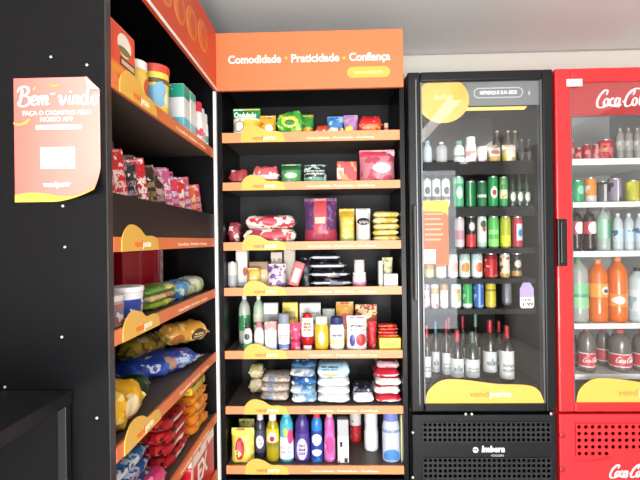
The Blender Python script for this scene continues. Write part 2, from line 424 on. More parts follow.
def unit(t, w, d, lips, ztop, zpan, sm, emb, back=BLACKIN, riser=None, no_near=False):
    "carcass in local coordinates: x 0..w, front face y = 0, back y = d"
    sides = [obj('side_panel', bx(0, .02, 0, d, 0, zpan), BLACK, t, bevel=.001), obj('side_panel', bx(w - .02, w, 0, d, 0, zpan), BLACK, t, bevel=.001)]
    obj('back_panel', bx(.02, w - .02, d - .01, d, 0, zpan), back, t)
    obj('top_panel', bx(.02, w - .02, .0, d - .01, zpan - .02, zpan), BLACKIN, t)
    obj('plinth', bx(.02, w - .02, .012, .03, 0, lips[-1][1] - .03), BLACK, t)
    for i, (a, b) in enumerate(lips):
        s = obj('shelf', bx(.0205, w - .0205, .006, d - .0105, a - .026, a - .006), SHELFB, t)
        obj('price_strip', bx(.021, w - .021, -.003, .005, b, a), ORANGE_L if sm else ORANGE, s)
        if emb:
            e0, e1 = emb
            obj('emblem', prism(blob(e0, e1, b, (a - b) + .030, (a - b) + .004), -.0055, -.0032), YEL, s)
            m = (e0 + e1) / 2
            text('emblem_lettering', 'vend', .024, mat('#ea7a33'), s, (m - .021, -.006, b + .017), width=.046, bold=.0006)
            text('emblem_lettering', 'perto', .024, mat('#fdf3dc'), s, (m + .028, -.006, b + .017), width=.048, bold=.0006)
        text('strip_lettering', 'Comodidade - Praticidade - Confiança', .012, mat('#fbd9c4'), s, (w * .66, -.0035, b + .013), width=w * .36, ext=.0004, bold=.0004)
        if riser and i in riser:
            obj('front_board', bx(.021, w - .021, -.002, .006, a, a + riser[i]), BLACKIN, s)
    return sides

back_unit = thing('shelving_unit', 'black shelving unit facing the camera, with orange header sign and seven stocked shelves', 'shelving unit', (UX0, YF, 0), 0)
zhb = WP(309, 90.5, YF).z; zht = WP(309, 33.5, YF).z
unit(back_unit, UW, UD, FZ, None, zhb + .06, True, (WP(243, 300, YF).x - UX0, WP(287, 300, YF).x - UX0))
hs = obj('header_sign', bx(WP(217.2, 60, YF).x - UX0, WP(402.3, 60, YF).x - UX0, -.022, -.004, zhb, zht), mat('#e67848', .42), back_unit, bevel=.001)
pf = lambda px, py: (WP(px, py, YF - .022).x - UX0, -.0226, WP(px, py, YF - .022).z)
for s, a, b in (('Comodidade', 228, 281), ('Praticidade', 291, 339), ('Confiança', 349, 390)):
    p0, p1 = pf(a, 58), pf(b, 57.5)
    text('header_lettering', s, .046, mat('#fff6ee', .5), hs, ((p0[0] + p1[0]) / 2, p0[1], pf(310, 58.4)[2]), width=p1[0] - p0[0], bold=.0012)
for a in (286, 344):
    p = pf(a, 58); obj('header_dot', prism(disc(p[0], p[2], .006), -.0232, -.022), YEL, hs)
p0, p1 = pf(347, 78), pf(390, 66)
obj('web_address_pill', prism(pill(p0[0], p1[0], p0[2], p1[2]), -.0235, -.022), mat('#eab148', .45), hs)
text('web_address_lettering', 'www.vendperto', .02, mat('#fdeeb4'), hs, ((p0[0] + p1[0]) / 2, -.0238, (p0[2] + p1[2]) / 2), width=.115)

left_unit = thing('shelving_unit', 'black shelving unit on the left seen from its end, candy and bread on its shelves', 'shelving unit', (LX, LY0, 0), math.pi / 2)
LW = LY1 - LY0; LD = .375
sp = unit(left_unit, LW, LD, LZ, None, CZ + .862, False, (.055, .27), riser={1: .098})
obj('edge_band', bx(-.0012, .0212, -.0022, -.0002, 0, CZ + .86), mat('#2e2f32', .35), sp[0])
lh = obj('header_sign', bx(.0, LW - .017, -.016, -.002, CZ + .625, CZ + .868), mat('#cf4c28', .42), left_unit)
obj('edge_trim', bx(.0, LW - .017, -.019, -.0165, CZ + .621, CZ + .631), WHITE, lh)
for yy, zz, r in ((1.37, .735, .05), (1.49, .745, .055), (1.617, .76, .056), (1.25, .73, .05)):
    obj('yellow_icon', prism(disc(yy - LY0, CZ + zz, r), -.018, -.016), mat('#d9813a', .45), lh)
    obj('icon_mark', prism(disc(yy - LY0 + .006, CZ + zz - .004, r * .55, r * .7), -.0188, -.018), mat('#cf5a2c', .45), lh)
obj('corner_strip', bx(LW - .016, LW, -.012, -.0005, .25, CZ + .62), mat('#f7f7f5', .4), left_unit)
obj('sensor_bracket', bx(LW - .05, LW - .0205, .14, .16, CZ + .555, CZ + .575), mat('#9b9b99', .4), left_unit)
for px, py in ((51, 57), (87, 65), (63, 206), (65, 247), (62, 337), (97, 418), (5, 387)):
    q = WP(px, py, LY0)
    bm = lathe([(.0028, 0), (.0028, .0012), (.0015, .0016)], 12)
    bmesh.ops.rotate(bm, verts=bm.verts, cent=(0, 0, 0), matrix=Matrix.Rotation(-math.pi / 2, 3, 'Y'))
    bmesh.ops.translate(bm, verts=bm.verts, vec=(0, -(q.x - LX), q.z))
    obj('screw_cover', bm, mat('#c9c9c9', .3), sp[0], True)

# ------------------------------------------------------------------ welcome poster on the end panel
PY = LY0 - .002
A, B = WP(13.5, 78.5, PY), WP(101, 201, PY)
pw, ph = B.x - A.x, A.z - B.z
poster = thing('poster', 'coral welcome poster with curling lower corner taped to the black end panel', 'poster', (A.x, PY, A.z))
def pdef(p):
    "sheet coordinates (x right, y forward offset, z negative down) with the lower right corner curling off the panel"
    x, y, z = p; a, b = x / pw, -z / ph
    c = max(0, (a - .45) / .55) ** 1.6 * max(0, (b - .72) / .28) ** 1.3
    e = max(0, (a - .8) / .2) * max(0, (.1 - b) / .1)
    return (x - .02 * pw * c, y - .020 * c - .004 * e, z + .085 * ph * c)
def sheet(cond, y, n=80, m=110):
    bm = bmesh.new(); V = {}
    for i in range(n + 1):
        for j in range(m + 1): V[i, j] = bm.verts.new(pdef((pw * i / n, y, -ph * j / m)))
    for i in range(n):
        for j in range(m):
            k = cond((i + .5) / n, (j + .5) / m)
            if k: bm.faces.new((V[i, j], V[i, j + 1], V[i + 1, j + 1], V[i + 1, j]))
    bmesh.ops.delete(bm, geom=[v for v in bm.verts if not v.link_faces], context='VERTS')
    return bm
corner = lambda a, b: (a - .85) / .15 + (.10 - b) / .10 > 1.0 and b < .1
t = NT('coral_print')
tc = t.mk('ShaderNodeTexCoord'); sx = t.mk('ShaderNodeSeparateXYZ'); t.ln(tc.outputs['Generated'], sx.inputs[0])
t.ln(t.mix(sx.outputs[0], lin('#de6f66'), lin('#ea998e')), t.b.inputs['Base Color']); t.b.inputs['Roughness'].default_value = .45
obj('sheet', sheet(lambda a, b: not corner(a, b), 0), t.m, poster, True)
obj('yellow_wave', sheet(lambda a, b: b > .955 - .03 * math.sin(a * 5.2 + .5) - .02 * (a > .97), -.0006, 120, 200), mat('#e8b84e', .45), poster, True)
cv = [pdef((pw * .84, -.001, 0)), pdef((pw, -.001, -ph * .1))]
bm = bmesh.new(); bm.faces.new([bm.verts.new(q) for q in (cv[0], (pw * .90, -.012, -ph * .115), (pw * .975, -.007, -ph * .105), cv[1])]); obj('folded_corner', bm, WHITE, poster)
k = (WP(100, 100, PY).x - WP(18, 100, PY).x) / 7.4
strokes('welcome_lettering', BEM, k, .115, mat('#fff4ee', .5), poster, (WP(18, 106, PY).x - A.x, -.0018, WP(18, 106, PY).z - A.z))
for s, py, wd in (('FAÇA O CADASTRO PELO', 113, 70), ('NOSSO APP', 119.5, 34)):
    q = WP(57, py, PY); text('poster_lettering', s, .0135, mat('#fde6dc', .5), poster, (q.x - A.x, -.0012, q.z - A.z), width=wd * PY / FPX, bold=.0003)
q0, q1 = WP(36, 130, PY), WP(82, 124.5, PY)
obj('white_bar', prism(pill(q0.x - A.x, q1.x - A.x, q0.z - A.z, q1.z - A.z), -.0016, -.0004), WHITE, poster)
q0, q1 = WP(41, 169, PY), WP(75, 147, PY)
obj('white_patch', bx(q0.x - A.x, q1.x - A.x, -.0016, -.0004, q0.z - A.z, q1.z - A.z), WHITE, poster)
q = WP(58, 184.5, PY); text('poster_lettering', 'vendperto', .0145, mat('#fff2ea', .5), poster, (q.x - A.x, -.0012, q.z - A.z), width=30 * PY / FPX, bold=.0008)
for P in ([(0, -.36), (.05, -.375), (.12, -.365), (.19, -.33)], [(.42, -.058), (.48, -.07), (.54, -.06)]):
    strokes('yellow_squiggle', [[(x * pw, z * ph) for x, z in P]], 1, .0042, mat('#e8a258', .5), poster, (0, -.0012, 0))
strokes('spark_marks', [[(.19 * pw, -.10 * ph), (.18 * pw, -.07 * ph)], [(.235 * pw, -.1 * ph), (.26 * pw, -.075 * ph)], [(.15 * pw, -.075 * ph), (.165 * pw, -.09 * ph)]], 1, .0016, mat('#fbc174', .5), poster, (0, -.0014, 0))

# ------------------------------------------------------------------ dark counter by the end panel
zt = WP(70, 391, .93).z
table = thing('counter_table', 'black narrow counter table with metal legs in front of the end panel', 'table', (-.72, .6, 0))
tx1 = WP(72, 391, .935).x + .72
obj('tabletop', bx(-.145, tx1, -.42, .335, zt - .028, zt), mat('#17181c', .35), table, bevel=.002)
for x in (-.135, tx1 - .02):
    for y in (-.41, .315): obj('leg', bx(x, x + .018, y, y + .018, 0, zt - .028), mat('#17181b', .4), table, bevel=.001)

# ------------------------------------------------------------------ glass-door fridges
YG = 1.80
GLASS = glass_mat('door_glass', 1.6)
def fridge(t, w, d, ztop, zdoor, g0, g1, gz0, gz1, body, liner, frame, rows, shelfm, railh, hinge):
    zf = .10
    # cabinet shell
    bm = bx(0, .03, .05, d, zf, ztop); box(bm, w - .03, w, .05, d, zf, ztop); box(bm, .03, w - .03, .05, d, ztop - .03, ztop); box(bm, .03, w - .03, .05, d, zf, zf + .04); box(bm, .03, w - .03, d - .03, d, zf + .04, ztop - .03)
    obj('cabinet', bm, body, t)
    li, lo = .0305, w - .0305; zb = zdoor + .02
    bm = bx(li, li + .012, .052, d - .031, zb, ztop - .031); box(bm, lo - .012, lo, .052, d - .031, zb, ztop - .031); box(bm, li + .012, lo - .012, d - .045, d - .031, zb, ztop - .031)
    box(bm, li + .012, lo - .012, .052, d - .045, zb, zb + .012); box(bm, li + .012, lo - .012, .052, d - .045, ztop - .05, ztop - .031)
    obj('liner', bm, liner, t)
    # door
    bm = bx(0, g0, 0, .045, zdoor, ztop); box(bm, g1, w, 0, .045, zdoor, ztop); box(bm, g0, g1, 0, .045, gz1, ztop); box(bm, g0, g1, 0, .045, zdoor, gz0)
    dr = obj('door', bm, frame, t, bevel=.006)
    obj('glass_pane', bx(g0, g1, .012, .016, gz0, gz1), GLASS, dr)
    bm = bx(g0 - .001, g0 + .006, .008, .04, gz0, gz1); box(bm, g1 - .006, g1 + .001, .008, .04, gz0, gz1)
    obj('glazing_bead', bm, mat('#6d7074', .3, .5), dr)
    for z, rh in zip(rows, railh):
        s = obj('shelf', bx(li + .013, lo - .013, .085, d - .05, z - .008, z - .0005), shelfm, t)
        if rh: obj('price_rail', bx(li + .013, lo - .013, .078, .084, z - .008 - rh, z + .002), shelfm, s)
    for x in (.05, w - .09):
        for y in (.08, d - .1): obj('foot', lathe([(.018, 0), (.02, .01), (.014, .02), (.014, zf)], 12, c=(x + .02, y)), BLKPL, t, True)
    obj('light_strip', bx(.08, w - .08, .056, .075, ztop - .066, ztop - .0505), mat('#ffffff', .5, emit=LED), t)
    return dr
LED = 3.0
YI = YG + .10
# black fridge
KX0, KX1 = WP(409.5, 240, YG).x, WP(555, 240, YG).x; KW = KX1 - KX0
black = thing('display_fridge', 'black glass-door drinks fridge beside the shelves, orange notice on its door', 'fridge', (KX0, YG, 0))
kr = [WP(475, y, YI).z for y in (162.8, 207.8, 248.6, 278.7, 308.7, 383)]
kg0, kg1 = WP(422.5, 240, YG).x - KX0, WP(544.5, 240, YG).x - KX0
kt, kd, kz0, kz1 = WP(480, 70.5, YG).z, WP(482, 412, YG).z, WP(482, 404, YG).z, WP(482, 80, YG).z
kdoor = fridge(black, KW, .6, kt, kd, kg0, kg1, kz0, kz1, mat('#151618', .4, 0, .3), BLKIN, BLKPL, kr, mat('#121214', .5, 0, .3), (.045, .03, .014, .012, .012, .02), 'r')
KP = lambda px, py: (WP(px, py, YG + .018).x - KX0, WP(px, py, YG + .018).z)
hy = (.0165, .019)
a, b = KP(424, 107), KP(544, 80.5)
obj('header_graphic', bx(kg0 + .001, kg1 - .001, .0175, .019, a[1], kz1 - .001), mat('#6f7377', .35), kdoor)
c = KP(443, 100); r = 25.5 * (YG + .018) / FPX
pts = [(max(x, kg0 + .001), min(z, kz1 - .001)) for x, z in disc(c[0], c[1], r, r * .9, 48)]
obj('yellow_disc', prism(pts, .0163, .0173), mat('#e8b552', .45), kdoor)
text('disc_lettering', 'beba', .03, mat('#fde9ae'), kdoor, (c[0] + .002, .0161, c[1] + .012), width=.075, ext=.0002)
text('disc_lettering', 'gelado', .016, mat('#fde9ae'), kdoor, (c[0] + .01, .0161, c[1] - .02), width=.04, ext=.0002)
a, b = KP(462, 111), KP(527, 106.3)
obj('yellow_band', prism([(a[0], a[1]), (b[0] - .012, a[1]), (b[0], b[1]), (a[0], b[1])], .0166, .0174), mat('#f6d66e', .45), kdoor)
a, b = KP(473.5, 98.5), KP(523, 87)
P1, P2 = pill(a[0], b[0], a[1], b[1], 8), pill(a[0] + .004, b[0] - .004, a[1] + .004, b[1] - .004, 8)
bm = bmesh.new(); n = len(P1); V = [[bm.verts.new((x, y, z)) for x, z in P] for P, y in ((P1, .0166), (P2, .0166), (P2, .0174), (P1, .0174))]
for i in range(n):
    for u, v in ((0, 1), (1, 2), (2, 3), (3, 0)): bm.faces.new((V[u][i], V[u][(i + 1) % n], V[v][(i + 1) % n], V[v][i]))
bmesh.ops.recalc_face_normals(bm, faces=bm.faces); obj('pill_outline', bm, mat('#c3c6c8', .4), kdoor)
text('header_lettering', 'REFRESQUE SUA SEDE', .02, mat('#eef0f0'), kdoor, ((a[0] + b[0]) / 2, .0164, (a[1] + b[1]) / 2), width=.15, ext=.0004, bold=.0006)
q = KP(529, 93); obj('small_mark', prism(disc(q[0], q[1], .004, .009, 12), .0166, .0174), mat('#c3c6c8', .4), kdoor)
a, b = KP(424.5, 403.5), KP(543.5, 378.5)
def sideblob(x0, x1, z0, h): 
    w = x1 - x0
    return catmull([(x0, z0), (x0 + .03 * w, z0 + .55 * h), (x0 + .14 * w, z0 + .96 * h), (x0 + .3 * w, z0 + h), (x0 + .6 * w, z0 + .82 * h), (x0 + .85 * w, z0 + .76 * h), (x0 + .95 * w, z0 + .55 * h), (x1, z0)], 6)[::-1]
obj('emblem', prism(sideblob(a[0], b[0], a[1], b[1] - a[1]), .0085, .0115), mat('#e8b652', .45), kdoor)
q = KP(488, 393.5); text('emblem_lettering', 'vend', .034, mat('#d88a3c'), kdoor, (q[0] - .038, .0083, q[1]), width=.078, ext=.0002, bold=.0008)
text('emblem_lettering', 'perto', .034, mat('#fff6e2'), kdoor, (q[0] + .047, .0083, q[1]), width=.085, ext=.0002, bold=.0008)
# handle: long grip at the left edge of the door
hz0, hz1 = WP(411, 300, YG).z, WP(411, 205, YG).z
bm = bx(.012, .026, -.03, -.018, hz0, hz1); box(bm, .012, .026, -.018, .001, hz0, hz0 + .03); box(bm, .012, .026, -.018, .001, hz1 - .03, hz1)
obj('handle', bm, mat('#2b2c2f', .3), kdoor, bevel=.004)
bm = bx(.030, .036, -.004, .002, kd + .03, kt - .03); obj('edge_trim', bm, mat('#7c7f83', .25, .7), kdoor, bevel=.0015)
# lower panel with two grilles
gp = obj('lower_panel', bx(.002, KW - .002, .006, .05, .08, kd - .014), mat('#15161a', .42, 0, .3), black, bevel=.004)
PZ = lambda py: WP(482, py, YG).z
gx0, gx1 = WP(423, 440, YG).x - KX0, WP(551, 440, YG).x - KX0
nc = 26; pit = (gx1 - gx0) / nc
for y0, y1 in ((442.5, 422.5), (484, 458)):
    nr = max(3, round((PZ(y1) - PZ(y0)) / pit))
    g = obj('grille', perforated(nc, nr, pit, (PZ(y1) - PZ(y0)) / nr, pit * .47, 4), mat('#292a2f', .4, 0, .4), gp, loc=(gx0, .0005, PZ(y0)))
    obj('grille_backing', bx(gx0, gx1, .0052, .0062, PZ(y0), PZ(y1)), mat('#020202', .9, 0, 0), gp)
q = WP(476, 450.5, YG)
pr = [(math.cos(a) * .0115, math.sin(a) * .0115) for a in [(-.85 + 1.6 * i / 20) * math.pi for i in range(21)]] + [(-.001, .004), (.004, .001), (.002, -.004), (-.005, -.004)]
obj('swirl_mark', prism([(x + q.x - KX0, z + q.z) for x, z in disc(0, 0, .0115)], .0045, .0062), mat('#f1f1f1', .5), gp)
strokes('swirl_cut', [[(-.012, .001), (-.003, .002), (.003, .0), (.001, -.004)]], 1, .0026, mat('#1c1d21', .5), gp, (q.x - KX0, .0038, q.z))
q = WP(493.5, 450.5, YG); text('maker_lettering', 'Imbera', .034, mat('#f1f1f1'), gp, (q.x - KX0, .0055, q.z + .002), width=.094, bold=.0016, shear=.12)
q = WP(498, 456.3, YG); text('maker_lettering', 'COOLERS', .011, mat('#bfbfc2'), gp, (q.x - KX0, .0055, q.z), width=.05, bold=.0002)
for px, py in ((413, 433), (413, 478), (551.5, 414), (466, 414.5), (472, 414.5)):
    q = WP(px, py, YG); bm = lathe([(.006, 0), (.006, .005), (.003, .007)], 12); bmesh.ops.rotate(bm, verts=bm.verts, cent=(0, 0, 0), matrix=Matrix.Rotation(math.pi / 2, 3, 'X'))
    obj('screw', bm, SILVER, gp, True, loc=(q.x - KX0, .006, q.z))

# red fridge
RX0 = WP(557.2, 240, YG).x; RW = .60
red = thing('display_fridge', 'red glass-door soda fridge at the right with white script logo on its header', 'fridge', (RX0, YG, 0))
RPx = lambda px, py: (WP(px, py, YG + .018).x - RX0, WP(px, py, YG + .018).z)
rr = [WP(605, y, YI).z for y in (159.8, 202.7, 251.3, 323, 373)]
rt, rd, rz0, rz1 = WP(600, 67.5, YG).z, WP(600, 412, YG).z, WP(600, 403, YG).z, WP(600, 81, YG).z
rdoor = fridge(red, RW, .6, rt, rd, .062, RW - .062, rz0, rz1, RED, mat('#b9bcbb', .55), RED, rr, mat('#e9ebea', .45), (.016, .012, .014, .012, .012), 'l')
a = RPx(600, 115.5)
obj('header_graphic', bx(.063, RW - .063, .0175, .019, a[1], rz1 - .001), mat('#b0151d', .4), rdoor)
k = .0397
q = RPx(596.5, 106.5); strokes('script_logo', COCA, k, .105, mat('#fbeee9', .5), rdoor, (q[0] - .008, .0160, q[1]), shear=.12)
a, b = WP(566.5, 86.5, YG), WP(582, 79, YG)
lb = obj('price_label', bx(a.x - RX0, b.x - RX0, -.002, .0, a.z, b.z), WHITE, rdoor)
text('label_lettering', 'R$ 7,00', .014, mat('#4a4644'), rdoor, ((a.x + b.x) / 2 - RX0, -.0024, (a.z + b.z) / 2), width=.034, ext=.0002)
a, b = RPx(575, 402.5), RPx(575, 378)
obj('emblem', prism(sideblob(a[0], a[0] + .47, a[1], b[1] - a[1]), .0085, .0115), mat('#e8b652', .45), rdoor)
q = RPx(637, 392); text('emblem_lettering', 'vend', .034, mat('#d88a3c'), rdoor, (q[0] - .042, .0083, q[1]), width=.078, ext=.0002, bold=.0008)
text('emblem_lettering', 'perto', .034, mat('#fff6e2'), rdoor, (q[0] + .044, .0083, q[1]), width=.085, ext=.0002, bold=.0008)
z0, z1 = WP(560, 266, YG).z, WP(560, 219, YG).z
bm = bx(-.004, .034, -.014, .001, z0, z1); box(bm, .004, .03, -.022, -.014, z0 + .01, z1 - .01)
obj('handle', bm, mat('#141416', .35), rdoor, bevel=.005)
rp = obj('lower_panel', bx(.002, RW - .002, .006, .05, .08, rd - .012), mat('#de2a33', .4), red, bevel=.004)
PZ = lambda py: WP(600, py, YG).z
gx0 = WP(576, 440, YG).x - RX0; nc = 16; pit = 6.55 * YG / FPX; zr = PZ(457)
g = obj('grille', perforated(nc, 5, pit, pit, pit * .3, 12, lambda i, j: j > 0 or i < 5), mat('#de2a33', .4), rp, loc=(gx0, .0005, zr))
obj('grille_backing', bx(gx0, gx0 + nc * pit, .0052, .0062, zr, zr + 5 * pit), mat('#2a0306', .9, 0, 0), rp)
q0 = WP(574, 461, YG)
strokes('wave_groove', [[(0, 0), (.06, -.004), (.11, .004), (.17, .016), (.25, .018), (.36, .03), (.46, .034)]], 1, .003, mat('#b31c25', .5), rp, (q0.x - RX0, .0045, q0.z))
q = WP(609, 477.5, YG); strokes('script_logo', COCA, .0293, .13, mat('#fdf3f1', .5), rp, (q.x - RX0, .0045, q.z), shear=.25)
for py in (436, 470):
    q = WP(563, py, YG); bm = lathe([(.012, 0), (.012, .004), (.006, .006)], 14); bmesh.ops.rotate(bm, verts=bm.verts, cent=(0, 0, 0), matrix=Matrix.Rotation(math.pi / 2, 3, 'X'))
    obj('screw', bm, mat('#a81b22', .4), rp, True, loc=(q.x - RX0, .006, q.z))

# notice and tag on the black fridge's door
a, b = WP(421.8, 265, YG + .0105), WP(448, 200.5, YG + .0105)
note = thing('door_notice', 'orange paper notice with yellow top stuck on the black fridge glass', 'notice', ((a.x + b.x) / 2 + .003, YG + .0105, a.z))
w = b.x - a.x - .006; h = b.z - a.z
obj('sheet', bx(-w / 2, w / 2, -.0008, .0008, 0, h), mat('#e9704f', .5), note)
obj('yellow_top', prism([(-w / 2, h * .84), (w * .25, h * .83), (w * .42, h * .80), (w / 2, h * .76), (w / 2, h), (-w / 2, h)], -.0014, -.0006), mat('#f6cf55', .5), note)
for i, f in enumerate((.78, .7, .62, .54, .46, .38)):
    obj('print_line', bx(-w * .42, w * (.3 - .1 * (i % 2)), -.0014, -.0006, h * f, h * (f + .028)), mat('#f7a58d', .5), note)
obj('white_patch', bx(-w * .47, -w * .02, -.0014, -.0006, h * .02, h * .24), WHITE, note)
a, b = WP(520, 308, YG + .0105), WP(533.5, 282.5, YG + .0105)
tg = thing('price_tag', 'lilac and white tag stuck on the lower glass of the black fridge', 'tag', ((a.x + b.x) / 2, YG + .0105, a.z), 0)
w = b.x - a.x; h = b.z - a.z
pts = [(-w / 2, .01), (-w * .4, 0), (w * .4, 0), (w / 2, .01), (w / 2, h * .75), (w * .25, h), (-w * .25, h), (-w / 2, h * .75)]
obj('card', prism(pts, -.001, .0009), mat('#a293cc', .5), tg)
obj('white_panel', prism([(-w / 2, .01), (-w * .4, 0), (w * .4, 0), (w / 2, .01), (w / 2, h * .42), (-w / 2, h * .42)], -.0018, -.0008), WHITE, tg)
text('tag_lettering', 'LEVE', .016, mat('#26242c'), tg, (0, -.002, h * .31), width=w * .6, ext=.0002, bold=.0006)
text('tag_lettering', '1,99', .018, mat('#26242c'), tg, (.002, -.002, h * .14), width=w * .75, ext=.0002, bold=.0006)

# ------------------------------------------------------------------ goods on the shelving unit that faces the camera
def spot(zs, Yf, x0, x1, yt, d, fit=.965):
    a, b = WP(x0, 300, Yf), WP(x1, 300, Yf)
    if zs > CZ: a, b = WP(x0, 150, Yf), WP(x1, 150, Yf)
    return ((a.x + b.x) / 2, Yf + d / 2, zs), (b.x - a.x) * fit, WP((x0 + x1) / 2, yt, Yf).z - zs
FS = [a - .0054 for a, b in FZ]
def G(s, x0, x1, yt, off=.025, d=.07, dz=0):
    l, w, h = spot(FS[s] + dz, YF + off, x0, x1, yt, d)
    return l, w, d, h
def P(fn, name, label, cat, g, m, **k):
    l, w, d, h = g
    return fn(name, label, cat, l, w, d, h, m, **k)
def Bo(name, label, cat, g, kind, body, cap, lab=None, l0=.2, l1=.5, **k):
    l, w, d, h = g
    return bottle(name, label, cat, l, kind, w, h, body, cap, lab, l0, l1, ey=min(1, d / w), **k)

# top shelf
g0 = G(0, 231, 260, 106, .03, .075)
o = P(pouch, 'snack_bag', 'green and white snack bag with yellow belly at the left of the top shelf', 'snack bag', g0, printed('#f0c64a', (('x', -1, .42, '#f1efe6'), ('z', .62, 2, '#2f9a55'), ('z', .60, .66, '#e9efe2'), ('ell', .27, .36, .2, .2, '#3c4a3e'), ('ell', .27, .36, .17, .17, '#eef0e6'), ('n', 60, .66, '#d79a35'))), seed=2, crimp=.06)
text('bag_lettering', 'Ondulado', .03, mat('#f4fbf2'), o, (0, -.034, g0[3] * .70), width=g0[1] * .78, ext=.0006, bold=.0008)
P(pouch, 'snack_bag', 'small yellow and orange snack bag between the two green bags on the top shelf', 'snack bag', G(0, 259, 276, 114, .05, .05), printed('#e9b33c', (('z', -1, .35, '#e4812c'), ('n', 40, .6, '#8c5b2a'), ('ell', .6, .4, .25, .2, '#f5efe0'))), seed=5)
P(softpack, 'snack_bag', 'plump bright green snack bag lying on the top shelf', 'snack bag', G(0, 275, 305, 109.5, .03, .09), printed('#3fa544', (('n', 22, .56, '#a9d23f'), ('ell', .5, .55, .32, .22, '#e4d64a'), ('ell', .5, .5, .2, .12, '#2c8140'), ('n', 60, .66, '#f2f2da'))), seed=3, e=2.1, wr=.16)
P(pouch, 'snack_bag', 'green and yellow snack bag tucked behind the plump green one on the top shelf', 'snack bag', G(0, 300, 314, 113, .12, .05), printed('#e5c94a', (('z', .5, 2, '#49a64a'), ('n', 40, .6, '#d98536'))), seed=7)
P(softpack, 'biscuit_pack', 'flat red and white biscuit pack lying in the middle of the top shelf', 'biscuit pack', G(0, 315, 330, 124, .06, .06), printed('#c9412f', (('n', 30, .55, '#efe6d8'),)), seed=4)
P(softpack, 'biscuit_pack', 'flat white biscuit pack lying before the blue bag on the top shelf', 'biscuit pack', G(0, 328, 345, 126.5, .02, .05), printed('#efeade', (('n', 40, .58, '#b7b199'), ('x', .6, .8, '#86604a'))), seed=6)
P(pouch, 'snack_bag', 'light blue snack bag on the top shelf', 'snack bag', G(0, 327, 345, 114.5, .09, .06), printed('#4d93d6', (('n', 30, .55, '#bcd9f0'), ('z', -1, .3, '#2f62b0'), ('n', 50, .66, '#24519c'))), seed=8)
P(pouch, 'snack_bag', 'lilac snack bag between the blue bag and the red bag on the top shelf', 'snack bag', G(0, 344, 359, 113.5, .07, .05), printed('#b58ac4', (('n', 30, .55, '#e2aac9'), ('z', -1, .3, '#7f8fd2'))), seed=9)
P(softpack, 'candy_pack', 'little yellow pack in front of the lilac bag on the top shelf', 'candy pack', G(0, 345, 354, 125.5, .02, .03), printed('#ecd34c', (('n', 40, .6, '#c98a2b'),)), seed=10)
P(softpack, 'snack_bag', 'shiny red snack bag lying at the right of the top shelf', 'snack bag', G(0, 358, 384, 114.5, .03, .085), printed('#cf2026', (('n', 24, .6, '#e98d2f'), ('ell', .5, .35, .3, .16, '#e8742a'), ('n', 60, .68, '#f6d0b0'))), seed=11, e=2.4)
P(carton, 'small_box', 'small beige box at the right end of the top shelf', 'box', G(0, 384.5, 388.5, 123, .04, .03), printed('#b79a7c', (('z', .4, .6, '#8a4632'),)))

# second shelf
P(softpack, 'biscuit_pack', 'wine red biscuit pack at the left end of the second shelf', 'biscuit pack', G(1, 227.5, 249, 169, .06, .06), printed('#a5393e', (('n', 28, .58, '#e9dbd0'), ('z', -1, .3, '#7b2a30'))), seed=12)
P(softpack, 'biscuit_pack', 'pink and cream biscuit pack left of the green pack on the second shelf', 'biscuit pack', G(1, 250, 279.5, 165, .04, .07), printed('#cf5d64', (('z', .3, .5, '#ead9cf'), ('n', 34, .6, '#f0e3d6'), ('z', -1, .25, '#9c4740'))), seed=13)
P(pouch, 'cracker_bag', 'green cracker bag standing on the second shelf', 'cracker bag', G(1, 280, 301, 163, .03, .05), printed('#4c9b5c', (('z', .75, 2, '#2c5b37'), ('n', 30, .6, '#a5cf9a'), ('ell', .5, .45, .3, .15, '#d6e8cc'))), seed=14)
P(pouch, 'cracker_bag', 'black topped cracker bag with white print on the second shelf', 'cracker bag', G(1, 302.5, 327, 163.5, .03, .05), printed('#5d9a86', (('z', .35, 2, '#1f2f2c'), ('txt', .12, .9, .5, .8, 2, '#e8efe8'), ('n', 36, .62, '#c6dccf'))), seed=15)
P(carton, 'biscuit_box', 'red and white biscuit box standing beside the big pink bag', 'box', G(1, 336, 357, 161.5, .03, .05), printed('#c22f2f', (('rect', .02, .34, .2, .72, '#e9e2dc'), ('n', 26, .6, '#d98a52'), ('z', -1, .15, '#9d2226'))))
P(pouch, 'sugar_bag', 'big pink bag with red print at the right of the second shelf', 'bag', G(1, 359, 397, 147.5, .025, .10), printed('#d98a98', (('z', .82, 2, '#e8506a'), ('rect', .74, 1, .84, 2, '#f6e9e9'), ('n', 26, .57, '#c04f63'), ('ell', .6, .45, .25, .16, '#f0e2e0'))), seed=16, crimp=.05)

# third shelf
P(softpack, 'rice_bag', 'dark red bag at the left end of the third shelf', 'bag', G(2, 228, 241, 222, .06, .08), printed('#93323c', (('n', 30, .58, '#d7c8c0'),)), seed=17)
tri = lambda s: printed('#e8e2d8', (('n', 26, .58, '#c93a48'), ('n', 18, .62, '#ab2f55'), ('ell', .5, .5, .16, .3, '#d2495a')), seed=s)
P(softpack, 'flour_bag', 'lower white bag with red ribbons stacked on the third shelf', 'bag', G(2, 243, 297, 228.5, .03, .12), tri(1), seed=18, group='white bags with red ribbons on the third shelf', seals=False)
g = G(2, 245, 296, 215, .035, .11, dz=.0)
hz = G(2, 243, 297, 228.5, .03, .12)[3]
softpack('flour_bag', 'upper white bag with red ribbons stacked on the third shelf', 'bag', (g[0][0], g[0][1], FS[2] + hz), g[1], .11, g[3] - hz, tri(2), seed=19, group='white bags with red ribbons on the third shelf', seals=False)
